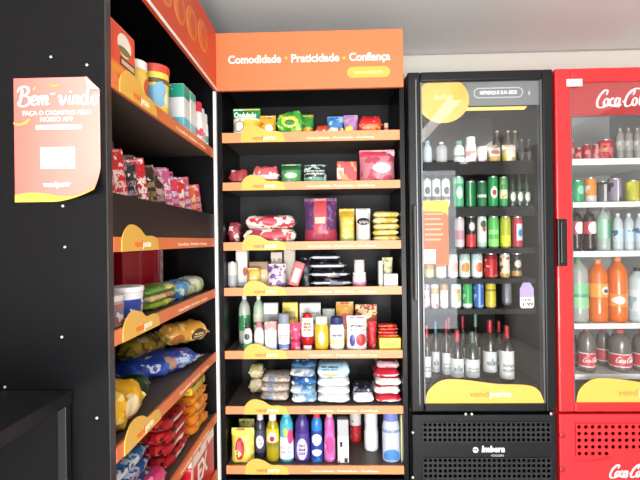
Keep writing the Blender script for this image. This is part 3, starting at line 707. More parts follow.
P(pouch, 'coffee_bag', 'tall purple bag with a pink red label in the middle of the third shelf', 'bag', G(2, 304, 339, 197, .03, .10), printed('#5a3a66', (('rect', .3, .68, -1, 2, '#d4545e'), ('n', 40, .6, '#8d5d8c'), ('z', -1, .3, '#a8384e'), ('rect', .34, .64, .45, .6, '#f0c9b8'))), seed=20, crimp=.07)
P(pouch, 'pasta_bag', 'yellow pasta bag standing right of the purple bag', 'pasta bag', G(2, 340, 356.5, 208, .04, .07), printed('#dfc14f', (('n', 40, .58, '#f0e2a0'), ('z', -1, .25, '#c7cf7c'), ('z', .8, 2, '#caa53a'))), seed=21)
P(pouch, 'flour_bag', 'white bag with a black round emblem on the third shelf', 'bag', G(2, 357, 372.5, 208, .03, .07), printed('#e6e6e6', (('ell', .5, .66, .42, .12, '#24262b'), ('txt', .2, .85, .6, .7, 2, '#e8e8e8'), ('n', 24, .63, '#c6c9cc'))), seed=22)
l, w, d, h = G(2, 374, 401, 211, .03, .11)
yel = lambda s: printed('#e8d78a', (('n', 26, .57, '#d3b645'), ('n', 40, .62, '#f3ecc6')), seed=s)
for i, wd in enumerate(('lowest', 'second', 'third', 'fourth', 'topmost')):
    softpack('pasta_pack', f'flat yellow pasta pack, {wd} of the five stacked at the right of the third shelf', 'pasta pack', (l[0] + .002 * (-1) ** i, l[1], FS[2] + h / 5 * i), w * (.98 - .02 * (i % 2)), d, h / 5 * .985, yel(i), seed=30 + i, group='yellow pasta packs stacked on the third shelf', seals=False)

# fourth shelf
can('white can at the left end of the fourth shelf', G(3, 228, 236, 262, .05, .04)[0], .042, G(3, 226, 235, 262, .05)[3], printed('#d8d4cf', (('z', .1, .5, '#a9b0b8'),)), None, name='food_can')
P(carton, 'milk_carton', 'white carton with a red dot behind the can on the fourth shelf', 'carton', G(3, 236, 248, 250.5, .10, .05), printed('#dfdcd6', (('ell', .8, .42, .2, .12, '#b03a35'), ('z', .0, .12, '#bfc6cc'))))
P(carton, 'tea_box', 'cream box with brown print on the fourth shelf', 'box', G(3, 249, 269, 262, .08, .05), printed('#d5b983', (('z', .7, 2, '#8d6a49'), ('rect', .2, .8, .2, .5, '#e8dcb8'))))
P(pouch, 'spice_pouch', 'small yellow pouch left on the fourth shelf edge', 'pouch', G(3, 247, 260, 268, .025, .035), printed('#dfc15f', (('n', 30, .58, '#c28f3c'), ('ell', .5, .45, .3, .2, '#eee0ae'))), seed=41)
P(carton, 'spice_box', 'pale box behind the mesh bag on the fourth shelf', 'box', G(3, 271, 283, 252, .13, .04), printed('#c9bfae', (('n', 30, .56, '#8c6f66'),)))
P(carton, 'tall_box', 'tall grey beige box behind the red pack on the fourth shelf', 'box', G(3, 284, 296, 249.5, .13, .04), printed('#b9ab9c', (('n', 30, .6, '#d9d2c8'),)))
P(pouch, 'garlic_bag', 'white bag with purple print on the fourth shelf', 'bag', G(3, 266, 286, 264, .03, .06), printed('#ddd2dc', (('n', 40, .54, '#77518a'), ('n', 30, .64, '#f0ebe6'))), seed=42)
o = P(carton, 'red_packet', 'red packet leaning at a tilt on the fourth shelf', 'packet', G(3, 289, 300, 263, .03, .03), printed('#b92532', (('rect', .2, .8, .15, .75, '#dfb2b0'), ('n', 40, .6, '#d9495a'))), tilt=(0, .32, 0))
o.location.x += -.006; o.location.z += .008
P(pouch, 'dark_pouch', 'dark navy pouch behind the leaning red packet', 'pouch', G(3, 300, 312, 258, .10, .04), printed('#22232c', (('n', 30, .62, '#8b8d9c'),)), seed=43)
l, w, d, h = G(3, 309, 352, 253, .03, .12)
for i, (wd, ws, dx) in enumerate((('lowest', 1, .006), ('second', .98, -.004), ('third', .9, -.01), ('topmost', .72, -.02))):
    softpack('bean_bag', f'black and white striped bag, {wd} of the pile in the middle of the fourth shelf', 'bag', (l[0] + dx, l[1], FS[3] + h / 4 * i), w * ws, d, h / 4 * .985, printed('#262833', (('z', .36, .62, '#d8dbe2'), ('n', 26, .6, '#8e93a4'), ('n', 30, .66, '#d7b9a0')), seed=i), seed=50 + i, e=2.2, group='striped bags piled on the fourth shelf')
Bo('seasoning_jar', 'white plastic jar with pink base in the fourth shelf', 'jar', (lambda g: (g[0], g[1], g[2], g[3]))(G(3, 353, 367, 272.5, .03, .055)), 'jar', printed('#e9e6ea', (('z', -1, .4, '#d98aa8'),)), WHITE)
g = G(3, 354, 366, 260, .03, .05); hj = G(3, 353, 367, 272.5, .03)[3]
bottle('seasoning_jar', 'white jar standing on the pink based jar of the fourth shelf', 'jar', (g[0][0], g[0][1] + .002, FS[3] + hj), 'jar', g[1] * .92, g[3] - hj, mat('#e6e2da'), mat('#d3cfc6'))
P(carton, 'slim_box', 'slim dark and white box at the right of the fourth shelf', 'box', G(3, 378, 383, 261, .04, .05), printed('#e4e0d4', (('x', -1, .3, '#2a2b2d'),)))
P(pouch, 'popcorn_bag', 'cream yellow bag behind the white box on the fourth shelf', 'bag', G(3, 383, 394, 257.5, .075, .05), printed('#e8e2b8', (('n', 44, .55, '#b9b184'), ('n', 60, .64, '#6b6648'))), seed=44)
P(carton, 'white_box', 'plain white box at the right end of the fourth shelf', 'box', G(3, 384, 398.5, 274, .025, .045), mat('#efeff0', .5))

# fifth shelf, back row
grn = mat('#cfe0cf', .25)
Bo('vinegar_bottle', 'clear bottle with green label at the far left of the fifth shelf', 'bottle', G(4, 237, 249, 296, .13, .06), 'pet', mat('#b9bfb2', .2), mat('#e8eae6'), printed('#3b8a56', (('n', 40, .6, '#d8e6c8'),)), .28, .6)
Bo('vinegar_bottle', 'pale green bottle with white cap, second from the left of the fifth shelf', 'bottle', G(4, 252, 263, 296, .13, .055), 'pet', mat('#b7d0b4', .2), WHITE, printed('#dfe8cf', (('z', .3, .5, '#5a9b62'),)), .3, .62)
P(carton, 'gelatin_box', 'white and grey carton behind the pink bottle on the fifth shelf', 'box', G(4, 263, 278, 303, .12, .04), printed('#e2dfdd', (('z', .5, .75, '#8f8f95'), ('z', -1, .3, '#e58d8d'))))
P(carton, 'stock_box', 'yellow carton in the back row of the fifth shelf', 'box', G(4, 282, 298, 302.5, .13, .04), printed('#e3c534', (('rect', .15, .85, .6, .8, '#8a7a2c'),)))
P(carton, 'tea_box', 'wide white carton in the back row of the fifth shelf', 'box', G(4, 299, 321, 303, .13, .05), printed('#d9dcdf', (('txt', .1, .9, .5, .85, 2, '#6d7278'), ('z', -1, .35, '#a23a3e'))))
P(carton, 'grey_box', 'grey green carton behind the mayonnaise on the fifth shelf', 'box', G(4, 322, 335, 309, .14, .04), printed('#a4b1aa', (('n', 30, .6, '#dfe6e0'),)))
P(pouch, 'sauce_pouch', 'orange and red pouch in the back row of the fifth shelf', 'pouch', G(4, 335.5, 354, 302.5, .12, .05), printed('#e0a048', (('ell', .5, .6, .3, .2, '#c4402e'), ('n', 30, .6, '#f0cf94'))), seed=61)
P(pouch, 'sauce_pouch', 'mottled red pouch behind the white pouch on the fifth shelf', 'pouch', G(4, 355, 378, 305, .12, .05), printed('#b4523c', (('n', 40, .52, '#e3cfa4'), ('n', 30, .62, '#7d3030'))), seed=62)
# front row
Bo('sauce_bottle', 'small white bottle with green foot at the left of the fifth shelf', 'bottle', G(4, 242, 251, 324, .025, .035), 'squeeze', mat('#ecefe8'), mat('#2b3a2f'), printed('#f0f2ee', (('z', -1, .3, '#55b06a'), ('ell', .5, .7, .3, .2, '#3b4a44'))), .08, .7)
Bo('sauce_bottle', 'small white bottle with red base behind the shelf emblem on the fifth shelf', 'bottle', G(4, 253, 263, 323, .025, .035), 'squeeze', mat('#f2eeee'), mat('#e07482'), printed('#f3efee', (('z', -1, .25, '#d9484e'),)), .05, .6)
P(carton, 'gelatin_box', 'small box with pink top and pale blue foot on the fifth shelf', 'box', G(4, 264, 276, 322, .025, .04), printed('#f2e9d4', (('z', .72, 2, '#ef8a86'), ('z', -1, .42, '#c9d9f0'), ('n', 50, .6, '#f3ead0'))))
Bo('cream_bottle', 'white oval bottle with grey blue cap on the fifth shelf', 'bottle', G(4, 277, 289, 314, .025, .035), 'tube', mat('#f2f4f8', .3), mat('#8b93a6'), printed('#f3f5f9', (('txt', .15, .85, .4, .62, 2, '#5766a8'), ('z', -1, .16, '#6b86c9'))), .06, .7)
P(pouch, 'pink_pouch', 'bright pink pouch left of the ketchup on the fifth shelf', 'pouch', G(4, 289.5, 300, 323, .025, .035), printed('#dd3f6b', (('n', 40, .58, '#f0a6bd'), ('z', .3, .45, '#a72a58'))), seed=63)
Bo('ketchup_bottle', 'red ketchup bottle with white label on the fifth shelf', 'bottle', G(4, 300.5, 313, 313, .025, .035), 'ketchup', mat('#b01822', .25), mat('#f2f0ee'), printed('#f4efe9', (('ell', .5, .6, .3, .22, '#c9b9a4'), ('txt', .2, .8, .3, .8, 3, '#8d2a2c'))), .36, .86)
Bo('mustard_bottle', 'yellow mustard bottle with white cap on the fifth shelf', 'bottle', G(4, 314, 328, 317, .025, .045), 'mayo', mat('#f1b92d', .3), mat('#f1ead8'), printed('#f0b52c', (('ell', .5, .5, .24, .4, '#f5e6b4'),)), .12, .62)
Bo('mayonnaise_jar', 'white mayonnaise bottle with navy cap on the fifth shelf', 'bottle', G(4, 329, 344, 317.5, .025, .05), 'mayo', mat('#f6f3ea', .3), mat('#20326e'), printed('#f7f4ea', (('txt', .15, .85, .55, .8, 1, '#28366f'), ('z', .1, .4, '#efe3a8'))), .1, .64)
P(pouch, 'soup_pouch', 'white pouch with purple ball and red fruit on the fifth shelf', 'pouch', G(4, 346, 367, 316.5, .025, .05), printed('#f0eef0', (('ell', .28, .3, .14, .2, '#4b3f9a'), ('ell', .7, .32, .26, .2, '#d5383f'), ('txt', .2, .9, .6, .85, 2, '#2c2c34'))), seed=64)
P(pouch, 'red_pouch', 'plain red pouch right of the white pouch on the fifth shelf', 'pouch', G(4, 367.5, 376.5, 322, .06, .04), printed('#cf2f38', (('n', 36, .62, '#e8979a'),)), seed=65)
P(carton, 'tomato_box', 'open yellow display box full of red packets at the right of the fifth shelf', 'display box', G(4, 378.5, 400.8, 338, .025, .06), printed('#f3d23a', (('rect', .2, .8, .3, .6, '#e9a62c'),)), flap=False)
l, w, d, h = G(4, 378.5, 400.8, 338, .025, .06)
for i in range(4):
    softpack('seasoning_packet', f'red seasoning packet, {("lowest", "second", "third", "topmost")[i]} of those heaped in the yellow display box', 'packet', (l[0] - .006 + .002 * (-1) ** i, l[1] + .002 * i, FS[4] + h + .0135 * i), w * .86, d * .8, .0133, printed('#d12a25', (('n', 40, .58, '#ee6a3c'), ('n', 60, .66, '#f4c39a')), seed=i), seed=70 + i, group='red packets heaped in the yellow box')

# sixth shelf
l, w, d, h = G(5, 247, 263, 371, .16, .06)
for i in range(2):
    softpack('paper_roll_pack', ('lower cream packet of rusks at the back left of the sixth shelf', 'upper cream packet of rusks at the back left of the sixth shelf')[i], 'packet', (l[0], l[1], FS[5] + .065 * i), w, .07, .064, printed('#d8cda6', (('n', 30, .57, '#b3a263'), ('n', 50, .62, '#efe9d2')), seed=i), seed=80 + i, e=2.2, group='cream packets at the back of the sixth shelf')
l, w, d, h = G(5, 258, 287, 377, .05, .13)
for i in range(3):
    softpack('grain_bag', f'beige speckled grain bag, {("lowest", "middle", "topmost")[i]} of the three at the left of the sixth shelf', 'grain bag', (l[0] + .004 * i, l[1] + .006 * i, FS[5] + h / 3 * i), w, d, h / 3 * .985, printed('#d3c6ba', (('n', 90, .56, '#a8988c'), ('ell', .35, .5, .14, .35, '#8f9cc4')), seed=i), seed=84 + i, e=2.2, group='beige grain bags stacked on the sixth shelf', seals=False)
l, w, d, h = G(5, 289, 315, 361.5, .03, .13)
for i in range(5):
    softpack('sugar_bag', f'blue and white bag, {("lowest", "second", "third", "fourth", "topmost")[i]} of the tall stack on the sixth shelf', 'bag', (l[0] + .003 * (-1) ** i, l[1], FS[5] + h / 5 * i), w * .98, d, h / 5 * .985, printed(('#e9eef2', '#dce6ee', '#2d6fb0', '#dfe5e6', '#3f6c96')[i], (('n', 24, .55, ('#7fb2d8', '#5fa0cc', '#1d4e8c', '#8aa3b8', '#23486e')[i]), ('n', 40, .64, '#f4f6f8')), seed=i), seed=90 + i, e=2.3, group='blue and white bags stacked on the sixth shelf', seals=False)
l, w, d, h = G(5, 316, 349, 365, .03, .14)
for i in range(4):
    softpack('rice_bag', f'white rice bag, {("lowest", "second", "third", "topmost and light blue")[i]} in the stack on the sixth shelf', 'rice bag', (l[0], l[1], FS[5] + (h * .62 / 3 * i)), w, d, (h * .62 / 3 if i < 3 else h * .38) * .985, printed('#f4f6f8', (('n', 20, .66, '#dbe7ef'),), seed=i) if i < 3 else printed('#dcedf6', (('z', .55, 2, '#a9d3ea'), ('txt', .12, .65, .62, .9, 2, '#26303f'), ('ell', .4, .35, .25, .14, '#d5b98a'), ('x', .8, 2, '#bfe2f0'))), seed=96 + i, e=2.6, group='white rice bags stacked on the sixth shelf', seals=False)
l, w, d, h = G(5, 352, 373, 387.5, .03, .11)
softpack('salt_bag', 'lower white salt bag between the rice and the red bags on the sixth shelf', 'bag', (l[0], l[1], FS[5]), w, d, h * .54, printed('#f2f3f5', (('n', 20, .64, '#d5dbe2'),)), seed=101, seals=False)
softpack('salt_bag', 'white salt bag with navy top lying on another salt bag', 'bag', (l[0], l[1], FS[5] + h * .55), w * .96, d, h * .45, printed('#23263c', (('n', 40, .6, '#b9bcd0'), ('z', -1, .3, '#e6e8ee'))), seed=102, seals=False)
l, w, d, h = G(5, 373.5, 400.5, 362, .03, .14)
for i in range(5):
    softpack('flour_bag', f'white and red flour bag, {("lowest", "second", "third", "fourth", "topmost")[i]} of the tall stack on the sixth shelf', 'flour bag', (l[0] + .003 * (-1) ** i, l[1], FS[5] + h / 5 * i), w * (.97, .99, .98, .94, .86)[i], d, h / 5 * .985, printed(('#f4eeee', '#f5f2f2', '#f6f4f4', '#efd9dc', '#e7c4cb')[i], (('z', .5 if i in (0, 3) else .9, 2, '#c9253c'), ('n', 24, .62, ('#d24b5c', '#e9dadd', '#f0e4e6', '#cf3348', '#c22a42')[i])), seed=i), seed=104 + i, e=2.4, group='white and red flour bags stacked on the sixth shelf', seals=False)

# bottom shelf
o = P(pouch, 'cleaning_pouch', 'yellow pouch with red upright print at the left of the bottom shelf', 'pouch', G(6, 228, 252, 430, .03, .05), printed('#e4d25a', (('ell', .4, .45, .2, .36, '#b9303a'), ('ell', .36, .45, .1, .26, '#d96a6c'), ('n', 44, .62, '#f1e8a4'), ('z', .85, 2, '#f0e86c'))), seed=111)
P(pouch, 'cleaning_pouch', 'olive pouch behind the yellow pouch on the bottom shelf', 'pouch', G(6, 236, 252, 421, .10, .05), printed('#a9a453', (('n', 34, .58, '#55552c'),)), seed=112)
Bo('spray_bottle', 'dark grey spray bottle with white cap on the bottom shelf', 'bottle', G(6, 252, 263.5, 413, .07, .045), 'squeeze', mat('#3a3c4a', .25), mat('#d9dbe2'), printed('#4b4d60', (('ell', .5, .5, .34, .3, '#e8e8ee'), ('n', 30, .6, '#23242e'))), .12, .6)
Bo('detergent_bottle', 'olive yellow detergent bottle with white cap on the bottom shelf', 'bottle', G(6, 263.5, 277, 413, .04, .045), 'squeeze', mat('#a99a1f', .22), mat('#e6e6ea'), printed('#d8c932', (('ell', .5, .5, .36, .34, '#efe9d4'), ('z', -1, .25, '#8a7a1c'), ('ell', .5, .46, .18, .16, '#b03038'))), .3, .66)
Bo('softener_bottle', 'teal topped white cleaner bottle with flowers on the bottom shelf', 'bottle', G(6, 277, 291.5, 410, .035, .045), 'waist', mat('#3aa7c4', .28), mat('#54c3cf'), printed('#eef2f6', (('z', .6, 2, '#49b7cf'), ('ell', .78, .62, .2, .2, '#e24a80'), ('ell', .45, .75, .14, .12, '#e9d23e'), ('txt', .15, .85, .15, .4, 2, '#9fb4cc'))), .06, .74)
Bo('softener_bottle', 'dark purple softener bottle on the bottom shelf', 'bottle', G(6, 292, 308, 411, .035, .05), 'waist', mat('#42307f', .25), mat('#2f2460'), printed('#4b3a8e', (('ell', .5, .4, .34, .42, '#cfc7e6'), ('txt', .3, .7, .2, .65, 3, '#40307c'))), .05, .55)
Bo('toilet_cleaner', 'bright blue cleaner bottle with red cap on the bottom shelf', 'bottle', G(6, 308.5, 321, 411, .035, .045), 'waist', mat('#2f7fd0', .25), mat('#d63042'), printed('#2a3fa0', (('ell', .5, .7, .4, .2, '#eef0f8'), ('ell', .5, .25, .4, .12, '#e9ecf6'), ('n', 30, .6, '#3d6fd0'))), .05, .6)
Bo('softener_bottle', 'pink softener bottle on the bottom shelf', 'bottle', G(6, 322, 333.5, 410, .035, .045), 'waist', mat('#d266b4', .28), mat('#e8c6a8'), printed('#d871b8', (('n', 30, .58, '#eeb2dc'), ('ell', .5, .5, .3, .3, '#c24a96'))), .06, .6)
P(carton, 'soap_box', 'tall white box with grey top on the bottom shelf', 'box', G(6, 335.5, 347, 420, .03, .045), printed('#eeeef0', (('z', .62, 2, '#b5b6bc'), ('rect', .2, .45, .38, .5, '#23242a'), ('rect', .6, .9, .02, .12, '#2a2a30'), ('rect', .05, .2, .0, .06, '#d8404a'))))
Bo('bleach_bottle', 'white and red bottle far back on the bottom shelf', 'bottle', G(6, 348, 360, 396, .22, .05), 'squeeze', printed('#e8e4e2', (('z', -1, .42, '#b92428'),)), mat('#3b3b40'), printed('#dedad8', (('z', -1, .48, '#b8262a'), ('n', 40, .6, '#7b7b80'))), .04, .7)
Bo('bleach_bottle', 'plain white waisted bottle set back on the bottom shelf', 'bottle', G(6, 362.5, 377.5, 404, .13, .06), 'waist', mat('#eef3f8', .35), mat('#dfe8ee'))
Bo('softener_bottle', 'pale lilac bottle with blue cap at the right of the bottom shelf', 'bottle', G(6, 381, 399, 410, .035, .055), 'mayo', mat('#c8cfee', .3), mat('#6f83c8'), printed('#cdd3f0', (('z', .78, .86, '#7f93b8'), ('n', 24, .62, '#9fb4e4'), ('ell', .5, .1, .45, .22, '#4f8fd8'))), .04, .7)
P(carton, 'sponge_box', 'narrow yellow and white box at the right end of the bottom shelf', 'box', G(6, 399.2, 401.3, 415, .04, .05), printed('#efe9b4', (('z', -1, .15, '#d8e6d0'),)))

# ------------------------------------------------------------------ goods on the left unit (they face right, +x)
LS = [a - .0054 for a, b in LZ]
R90 = math.pi / 2
def GL(s, y0, y1, ztop, off=.02, d=.07, fit=.965, dz=0):
    "y0..y1 along the shelf, top height relative to the eye"
    return (LX - off - d / 2, (y0 + y1) / 2, LS[s] + dz), (y1 - y0) * fit, d, CZ + ztop - LS[s] - dz
def PL(fn, name, label, cat, g, m, **k): return P(fn, name, label, cat, g, m, rz=R90, **k)
def BL(name, label, cat, g, kind, body, cap, lab=None, l0=.2, l1=.5, **k): return Bo(name, label, cat, g, kind, body, cap, lab, l0, l1, rz=R90, **k)
PL(carton, 'food_carton', 'orange red food carton with rice bowl at the near end of the top shelf', 'box', GL(0, .975, 1.105, .512, .008, .05), printed('#ea6a2c', (('z', .35, 2, '#e04a2c'), ('ell', .55, .72, .28, .2, '#f2ede0'), ('ell', .55, .62, .26, .07, '#5a7a3a'), ('rect', .35, 1, .34, .5, '#2c2a22'), ('rect', .42, .95, .38, .46, '#c9c49a'), ('z', -1, .3, '#efa23a'))))
BL('spread_jar', 'yellow jar with white lid beside the orange carton', 'jar', GL(0, 1.165, 1.235, .497, .02, .066), 'jar', printed('#efc04e', (('ell', .4, .4, .3, .25, '#d8562e'),)), WHITE, printed('#f1c75a', (('ell', .5, .5, .2, .35, '#d65a30'),)), .15, .7)
BL('milk_powder_can', 'tall yellow can with red rim and blue print on the top shelf', 'can', GL(0, 1.285, 1.37, .532, .008, .08), 'tub', mat('#f1d44a', .35), mat('#d64a3a'), printed('#f2d64e', (('z', .78, .9, '#6b5a35'), ('ell', .18, .5, .2, .32, '#7cb8dc'), ('ell', .5, .4, .2, .2, '#f5ecc0'), ('n', 50, .66, '#d9a53a'))), .06, .8)
for i, (a, b, m, lb) in enumerate(((1.47, 1.535, printed('#e9edec', (('z', .72, 2, '#2fa58c'), ('z', .1, .3, '#6fc2d4'), ('n', 20, .64, '#c5dfe0'))), 'white milk carton with teal top beside the yellow can'), (1.54, 1.605, printed('#eef0ef', (('z', .82, 2, '#63bdb0'), ('z', .1, .28, '#8fd0dc'))), 'white milk carton with pale teal top, second from the yellow can'))):
    PL(carton, 'milk_carton', lb, 'carton', GL(0, a, b, .535, .008, .07), m, group='milk cartons on the left top shelf')
for i, (a, b, cp, lc, lb) in enumerate(((1.66, 1.712, '#d9304a', '#e25a72', 'white bottle with red cap on the left top shelf'), (1.714, 1.756, '#e4e6e6', '#f0a7b2', 'white bottle with pink label on the left top shelf'), (1.758, 1.798, '#dfe8ea', '#4fb0b8', 'white bottle with teal label at the far end of the left top shelf'))):
    BL('yogurt_bottle', lb, 'bottle', GL(0, a, b, .537 - .01 * i, .008, .05), 'mayo', mat('#f0f0f0', .35), mat(cp), printed('#f2f2f2', (('z', .2, .6, lc), ('n', 40, .6, '#f6f6f6'))), .1, .55)
# candy standing behind the black front board
ORD = ('first', 'second', 'third', 'fourth', 'fifth', 'sixth', 'seventh', 'eighth', 'ninth', 'tenth', 'eleventh', 'last')
cand = [('#c7323c', '#e9b7b4', 'red and pink'), ('#cf2228', '#f0d9d2', 'bright red'), ('#24222a', '#a08a9a', 'black and grey'), ('#c8202c', '#f4e6e0', 'red and white'), ('#2b2423', '#9a8a5a', 'black and gold'), ('#3a2a2c', '#c9a0a4', 'dark brown'), ('#c05a8e', '#f0d4e4', 'magenta'), ('#d4405e', '#c9c4ee', 'rose and lilac'), ('#d93438', '#f0efe9', 'scarlet'), ('#c9506e', '#c9d6ee', 'pink and pale blue'), ('#e8663c', '#f6d8c2', 'orange'), ('#d64a5a', '#f2c6d2', 'salmon')]
for i, (a, b, lb) in enumerate(cand):
    y = 1.032 + i * .0645
    pouch('candy_packet', f'{lb} candy packet, {ORD[i]} in the front row behind the board', 'candy packet', (LX - .045, y, LS[1] + .0085), .088, .015, CZ + (.216 + .014 * math.sin(i * 2.3)) - LS[1], printed(a, (('n', 42, .6, b), ('n', 70, .66, '#f2e6e0'), ('txt', .1, .9, .45, .85, 3, b)), seed=i), seed=120 + i, group='front row of candy packets on the left unit', tilt=(-.03, -.16, R90 - .42), wr=.2, crimp=.05)
back = [('#d84a50', '#f6eeee', 'red and white'), ('#e0c52e', '#8a7a22', 'yellow'), ('#2b2a34', '#8c8c9c', 'black'), ('#4f9aa8', '#e4eaea', 'teal'), ('#3a2f2c', '#b09a7a', 'brown'), ('#d03a4c', '#e9c4cc', 'crimson'), ('#8c5a9e', '#e4c9e4', 'purple'), ('#c03a50', '#f0c0c4', 'wine red'), ('#b8a4d4', '#d63c5a', 'lilac and red'), ('#d8506a', '#f6dce2', 'pink'), ('#d9563a', '#f4c49a', 'brick orange'), ('#b83a5a', '#eab4c4', 'dark pink')]
for i, (a, b, lb) in enumerate(back):
    y = 1.05 + i * .063
    pouch('candy_packet', f'{lb} candy packet, {ORD[i]} in the back row behind the board', 'candy packet', (LX - .106, y, LS[1] + .0085), .086, .015, CZ + (.246 + .012 * math.sin(i * 1.7) + (.02 if i < 3 else 0)) - LS[1], printed(a, (('n', 42, .6, b), ('n', 70, .66, '#f2e6e0'), ('txt', .1, .9, .5, .9, 3, b)), seed=i + 3), seed=220 + i, group='back row of candy packets on the left unit', tilt=(-.02, -.14, R90 - .42), wr=.2, crimp=.05)
# red boxes, jars and packs
for i, (a, b) in enumerate(((1.40, 1.53), (1.535, 1.665))):
    PL(carton, 'red_box', ('tall plain red box, nearer of two at the back of the third left shelf', 'tall plain red box, farther of two at the back of the third left shelf')[i], 'box', GL(2, a, b, -.03, .19, .09), printed('#da1830', (('x', .92, 2, '#e8667a'), ('z', .0, .06, '#8d0f20'))), group='tall red boxes on the left unit')
PL(carton, 'candle_box', 'narrow pink and white box beside the red boxes on the third left shelf', 'box', GL(2, 1.67, 1.715, -.03, .18, .08), printed('#e6a9b4', (('n', 30, .56, '#f6f0f0'), ('x', -1, .2, '#c23a50'))))
BL('cream_tub', 'tub with white lid nearest the end panel on the third left shelf', 'tub', GL(2, .99, 1.09, -.125, .02, .085), 'jar', mat('#b5aeb0'), mat('#f2f2f2'), printed('#c46a62', (('n', 40, .5, '#7f7f98'), ('n', 30, .6, '#efe4dc'))), .1, .72)
BL('cream_tub', 'black capped tub with white lid behind the nearest tub', 'tub', GL(2, 1.10, 1.20, -.085, .115, .09), 'jar', mat('#2a2c34'), mat('#eeeeee'), printed('#d7d7da', (('z', -1, .5, '#35363c'),)), .1, .72)
BL('cream_tub', 'blue and white tub with white lid in front on the third left shelf', 'tub', GL(2, 1.10, 1.20, -.115, .02, .085), 'tub', mat('#e8e8ee'), mat('#f4f4f6'), printed('#2a4aa4', (('n', 30, .58, '#eef0f6'), ('z', .75, 2, '#eceef4'))), .08, .8)
gp_ = (('#6aa84a', '#e8e4a0'), ('#dccf9a', '#c98a6a'), ('#93b843', '#e3e06a'))
for i in range(3):
    PL(softpack, 'cookie_pack', f'{("green", "cream", "lime green")[i]} cookie pack, {("topmost", "middle", "lowest")[i]} of three stacked on the third left shelf', 'cookie pack', ((LX - .075, 1.345, LS[2] + (.046, .023, 0)[i]), .25 - .02 * i, .09, .0225), printed(gp_[i][0], (('n', 30, .57, gp_[i][1]), ('x', .86, .94, '#a83a30'))), seed=150 + i, group='cookie packs stacked on the third left shelf')
PL(softpack, 'cookie_pack', 'blue cookie pack beyond the green ones on the third left shelf', 'cookie pack', GL(2, 1.48, 1.61, -.135, .025, .09), printed('#4d8fcf', (('n', 30, .56, '#a9d08a'), ('n', 40, .62, '#e2ecf2'))), seed=154)
PL(softpack, 'cookie_pack', 'white and green cookie pack at the far end of the third left shelf', 'cookie pack', GL(2, 1.62, 1.76, -.135, .025, .09), printed('#dfe6cf', (('n', 30, .56, '#8fbf6a'), ('x', .2, .4, '#f2efd8'))), seed=155)
# bread
PB = printed('#2548b4', (('n', 22, .6, '#e6ecf6'), ('ell', .55, .6, .1, .3, '#c9a088'), ('rect', .62, .85, .3, .75, '#b9cdee'), ('n', 60, .6, '#3f6ad0')))
softpack('bread_bag', 'blue bag of sliced bread set back on the fourth left shelf', 'bread bag', (-.625, 1.53, LS[3]), .33, .15, .068, PB, rz=R90 - .5, seed=160, e=2.3, wr=.16)
softpack('bread_bag', 'yellow and grey bread bag behind the blue one', 'bread bag', (-.735, 1.67, LS[3] + .001), .2, .1, .10, printed('#d9b640', (('z', -1, .5, '#a9a08a'), ('n', 30, .6, '#8a6a3a'), ('n', 26, .62, '#efe0a8'))), rz=R90 - .3, seed=161, e=2.3)
softpack('bread_bag', 'golden brown bread bag lying on the far end of the blue one', 'bread bag', (-.585, 1.685, LS[3] + .078), .19, .10, .075, printed('#d79a3c', (('n', 26, .56, '#f0d28a'), ('ell', .72, .5, .2, .3, '#4a3a22'), ('txt', .6, .85, .35, .65, 2, '#f0dc9a'), ('ell', .2, .4, .16, .3, '#b06a2c'))), rz=R90 - .6, seed=162, e=2.3, tilt=(.25, 0, R90 - .6))
softpack('bun_bag', 'dark green bag lying between the yellow bag and the blue bread bag', 'bread bag', (-.605, 1.285, LS[3]), .11, .10, .062, printed('#1f4a33', (('n', 30, .6, '#5a8a6a'),)), rz=R90, seed=163)
PL(softpack, 'bun_bag', 'bulging yellow bag at the near end of the fourth left shelf', 'bread bag', GL(3, .985, 1.175, -.352, .015, .12), printed('#edb62a', (('n', 20, .57, '#f4dc7a'), ('n', 26, .63, '#d8742c'), ('ell', .5, .5, .2, .25, '#f3e3b4'))), seed=164, e=2.1, wr=.16)
# packs on the fifth shelf
for i in range(3):
    PL(softpack, 'wafer_pack', f'blue wafer pack, {("lowest", "middle", "topmost")[i]} of three at the near end of the fifth left shelf', 'wafer pack', ((LX - .125, 1.17 - .012 * i, LS[4] + .042 * i), .31, .13, .041), printed(('#2d6cb0', '#1f5ca8', '#3a86c4')[i], (('n', 26, .56, '#cfe0ee'), ('rect', .25, .75, .2, .8, ('#7a86b8', '#b8a0b4', '#e2e8ee')[i]), ('n', 60, .6, '#274f90'))), seed=170 + i, group='blue wafer packs on the fifth left shelf')
for i in range(4):
    PL(softpack, 'chocolate_pack', f'dark red chocolate pack, {("lowest", "second", "third", "topmost")[i]} of the pile on the fifth left shelf', 'chocolate pack', ((LX - .08 - .004 * (i % 2), 1.445, LS[4] + .038 * i), .23, .11, .037), printed('#b01a22', (('n', 40, .58, '#4a1614'), ('rect', .3, .7, .35, .65, '#e2c9c0'), ('n', 30, .64, '#e0453c'))), seed=175 + i, group='red chocolate packs piled on the fifth left shelf')
for i in range(4):
    PL(softpack, 'biscuit_pack', f'orange biscuit pack, {("lowest", "second", "third", "topmost")[i]} of the pile at the far end of the fifth left shelf', 'biscuit pack', ((LX - .075 - .004 * (i % 2), 1.675, LS[4] + .036 * i), .21, .11, .035), printed('#e88a22', (('n', 34, .57, '#f2bd48'), ('n', 50, .63, '#c95a20'))), seed=180 + i, group='orange biscuit packs piled on the fifth left shelf')
PL(carton, 'cracker_box', 'yellow box lying on the orange biscuit packs', 'box', ((LX - .08, 1.68, LS[4] + .146), .17, .09, .028), printed('#e8c234', (('n', 26, .6, '#8aa04a'), ('rect', .3, .7, .2, .8, '#c9b03c'))))
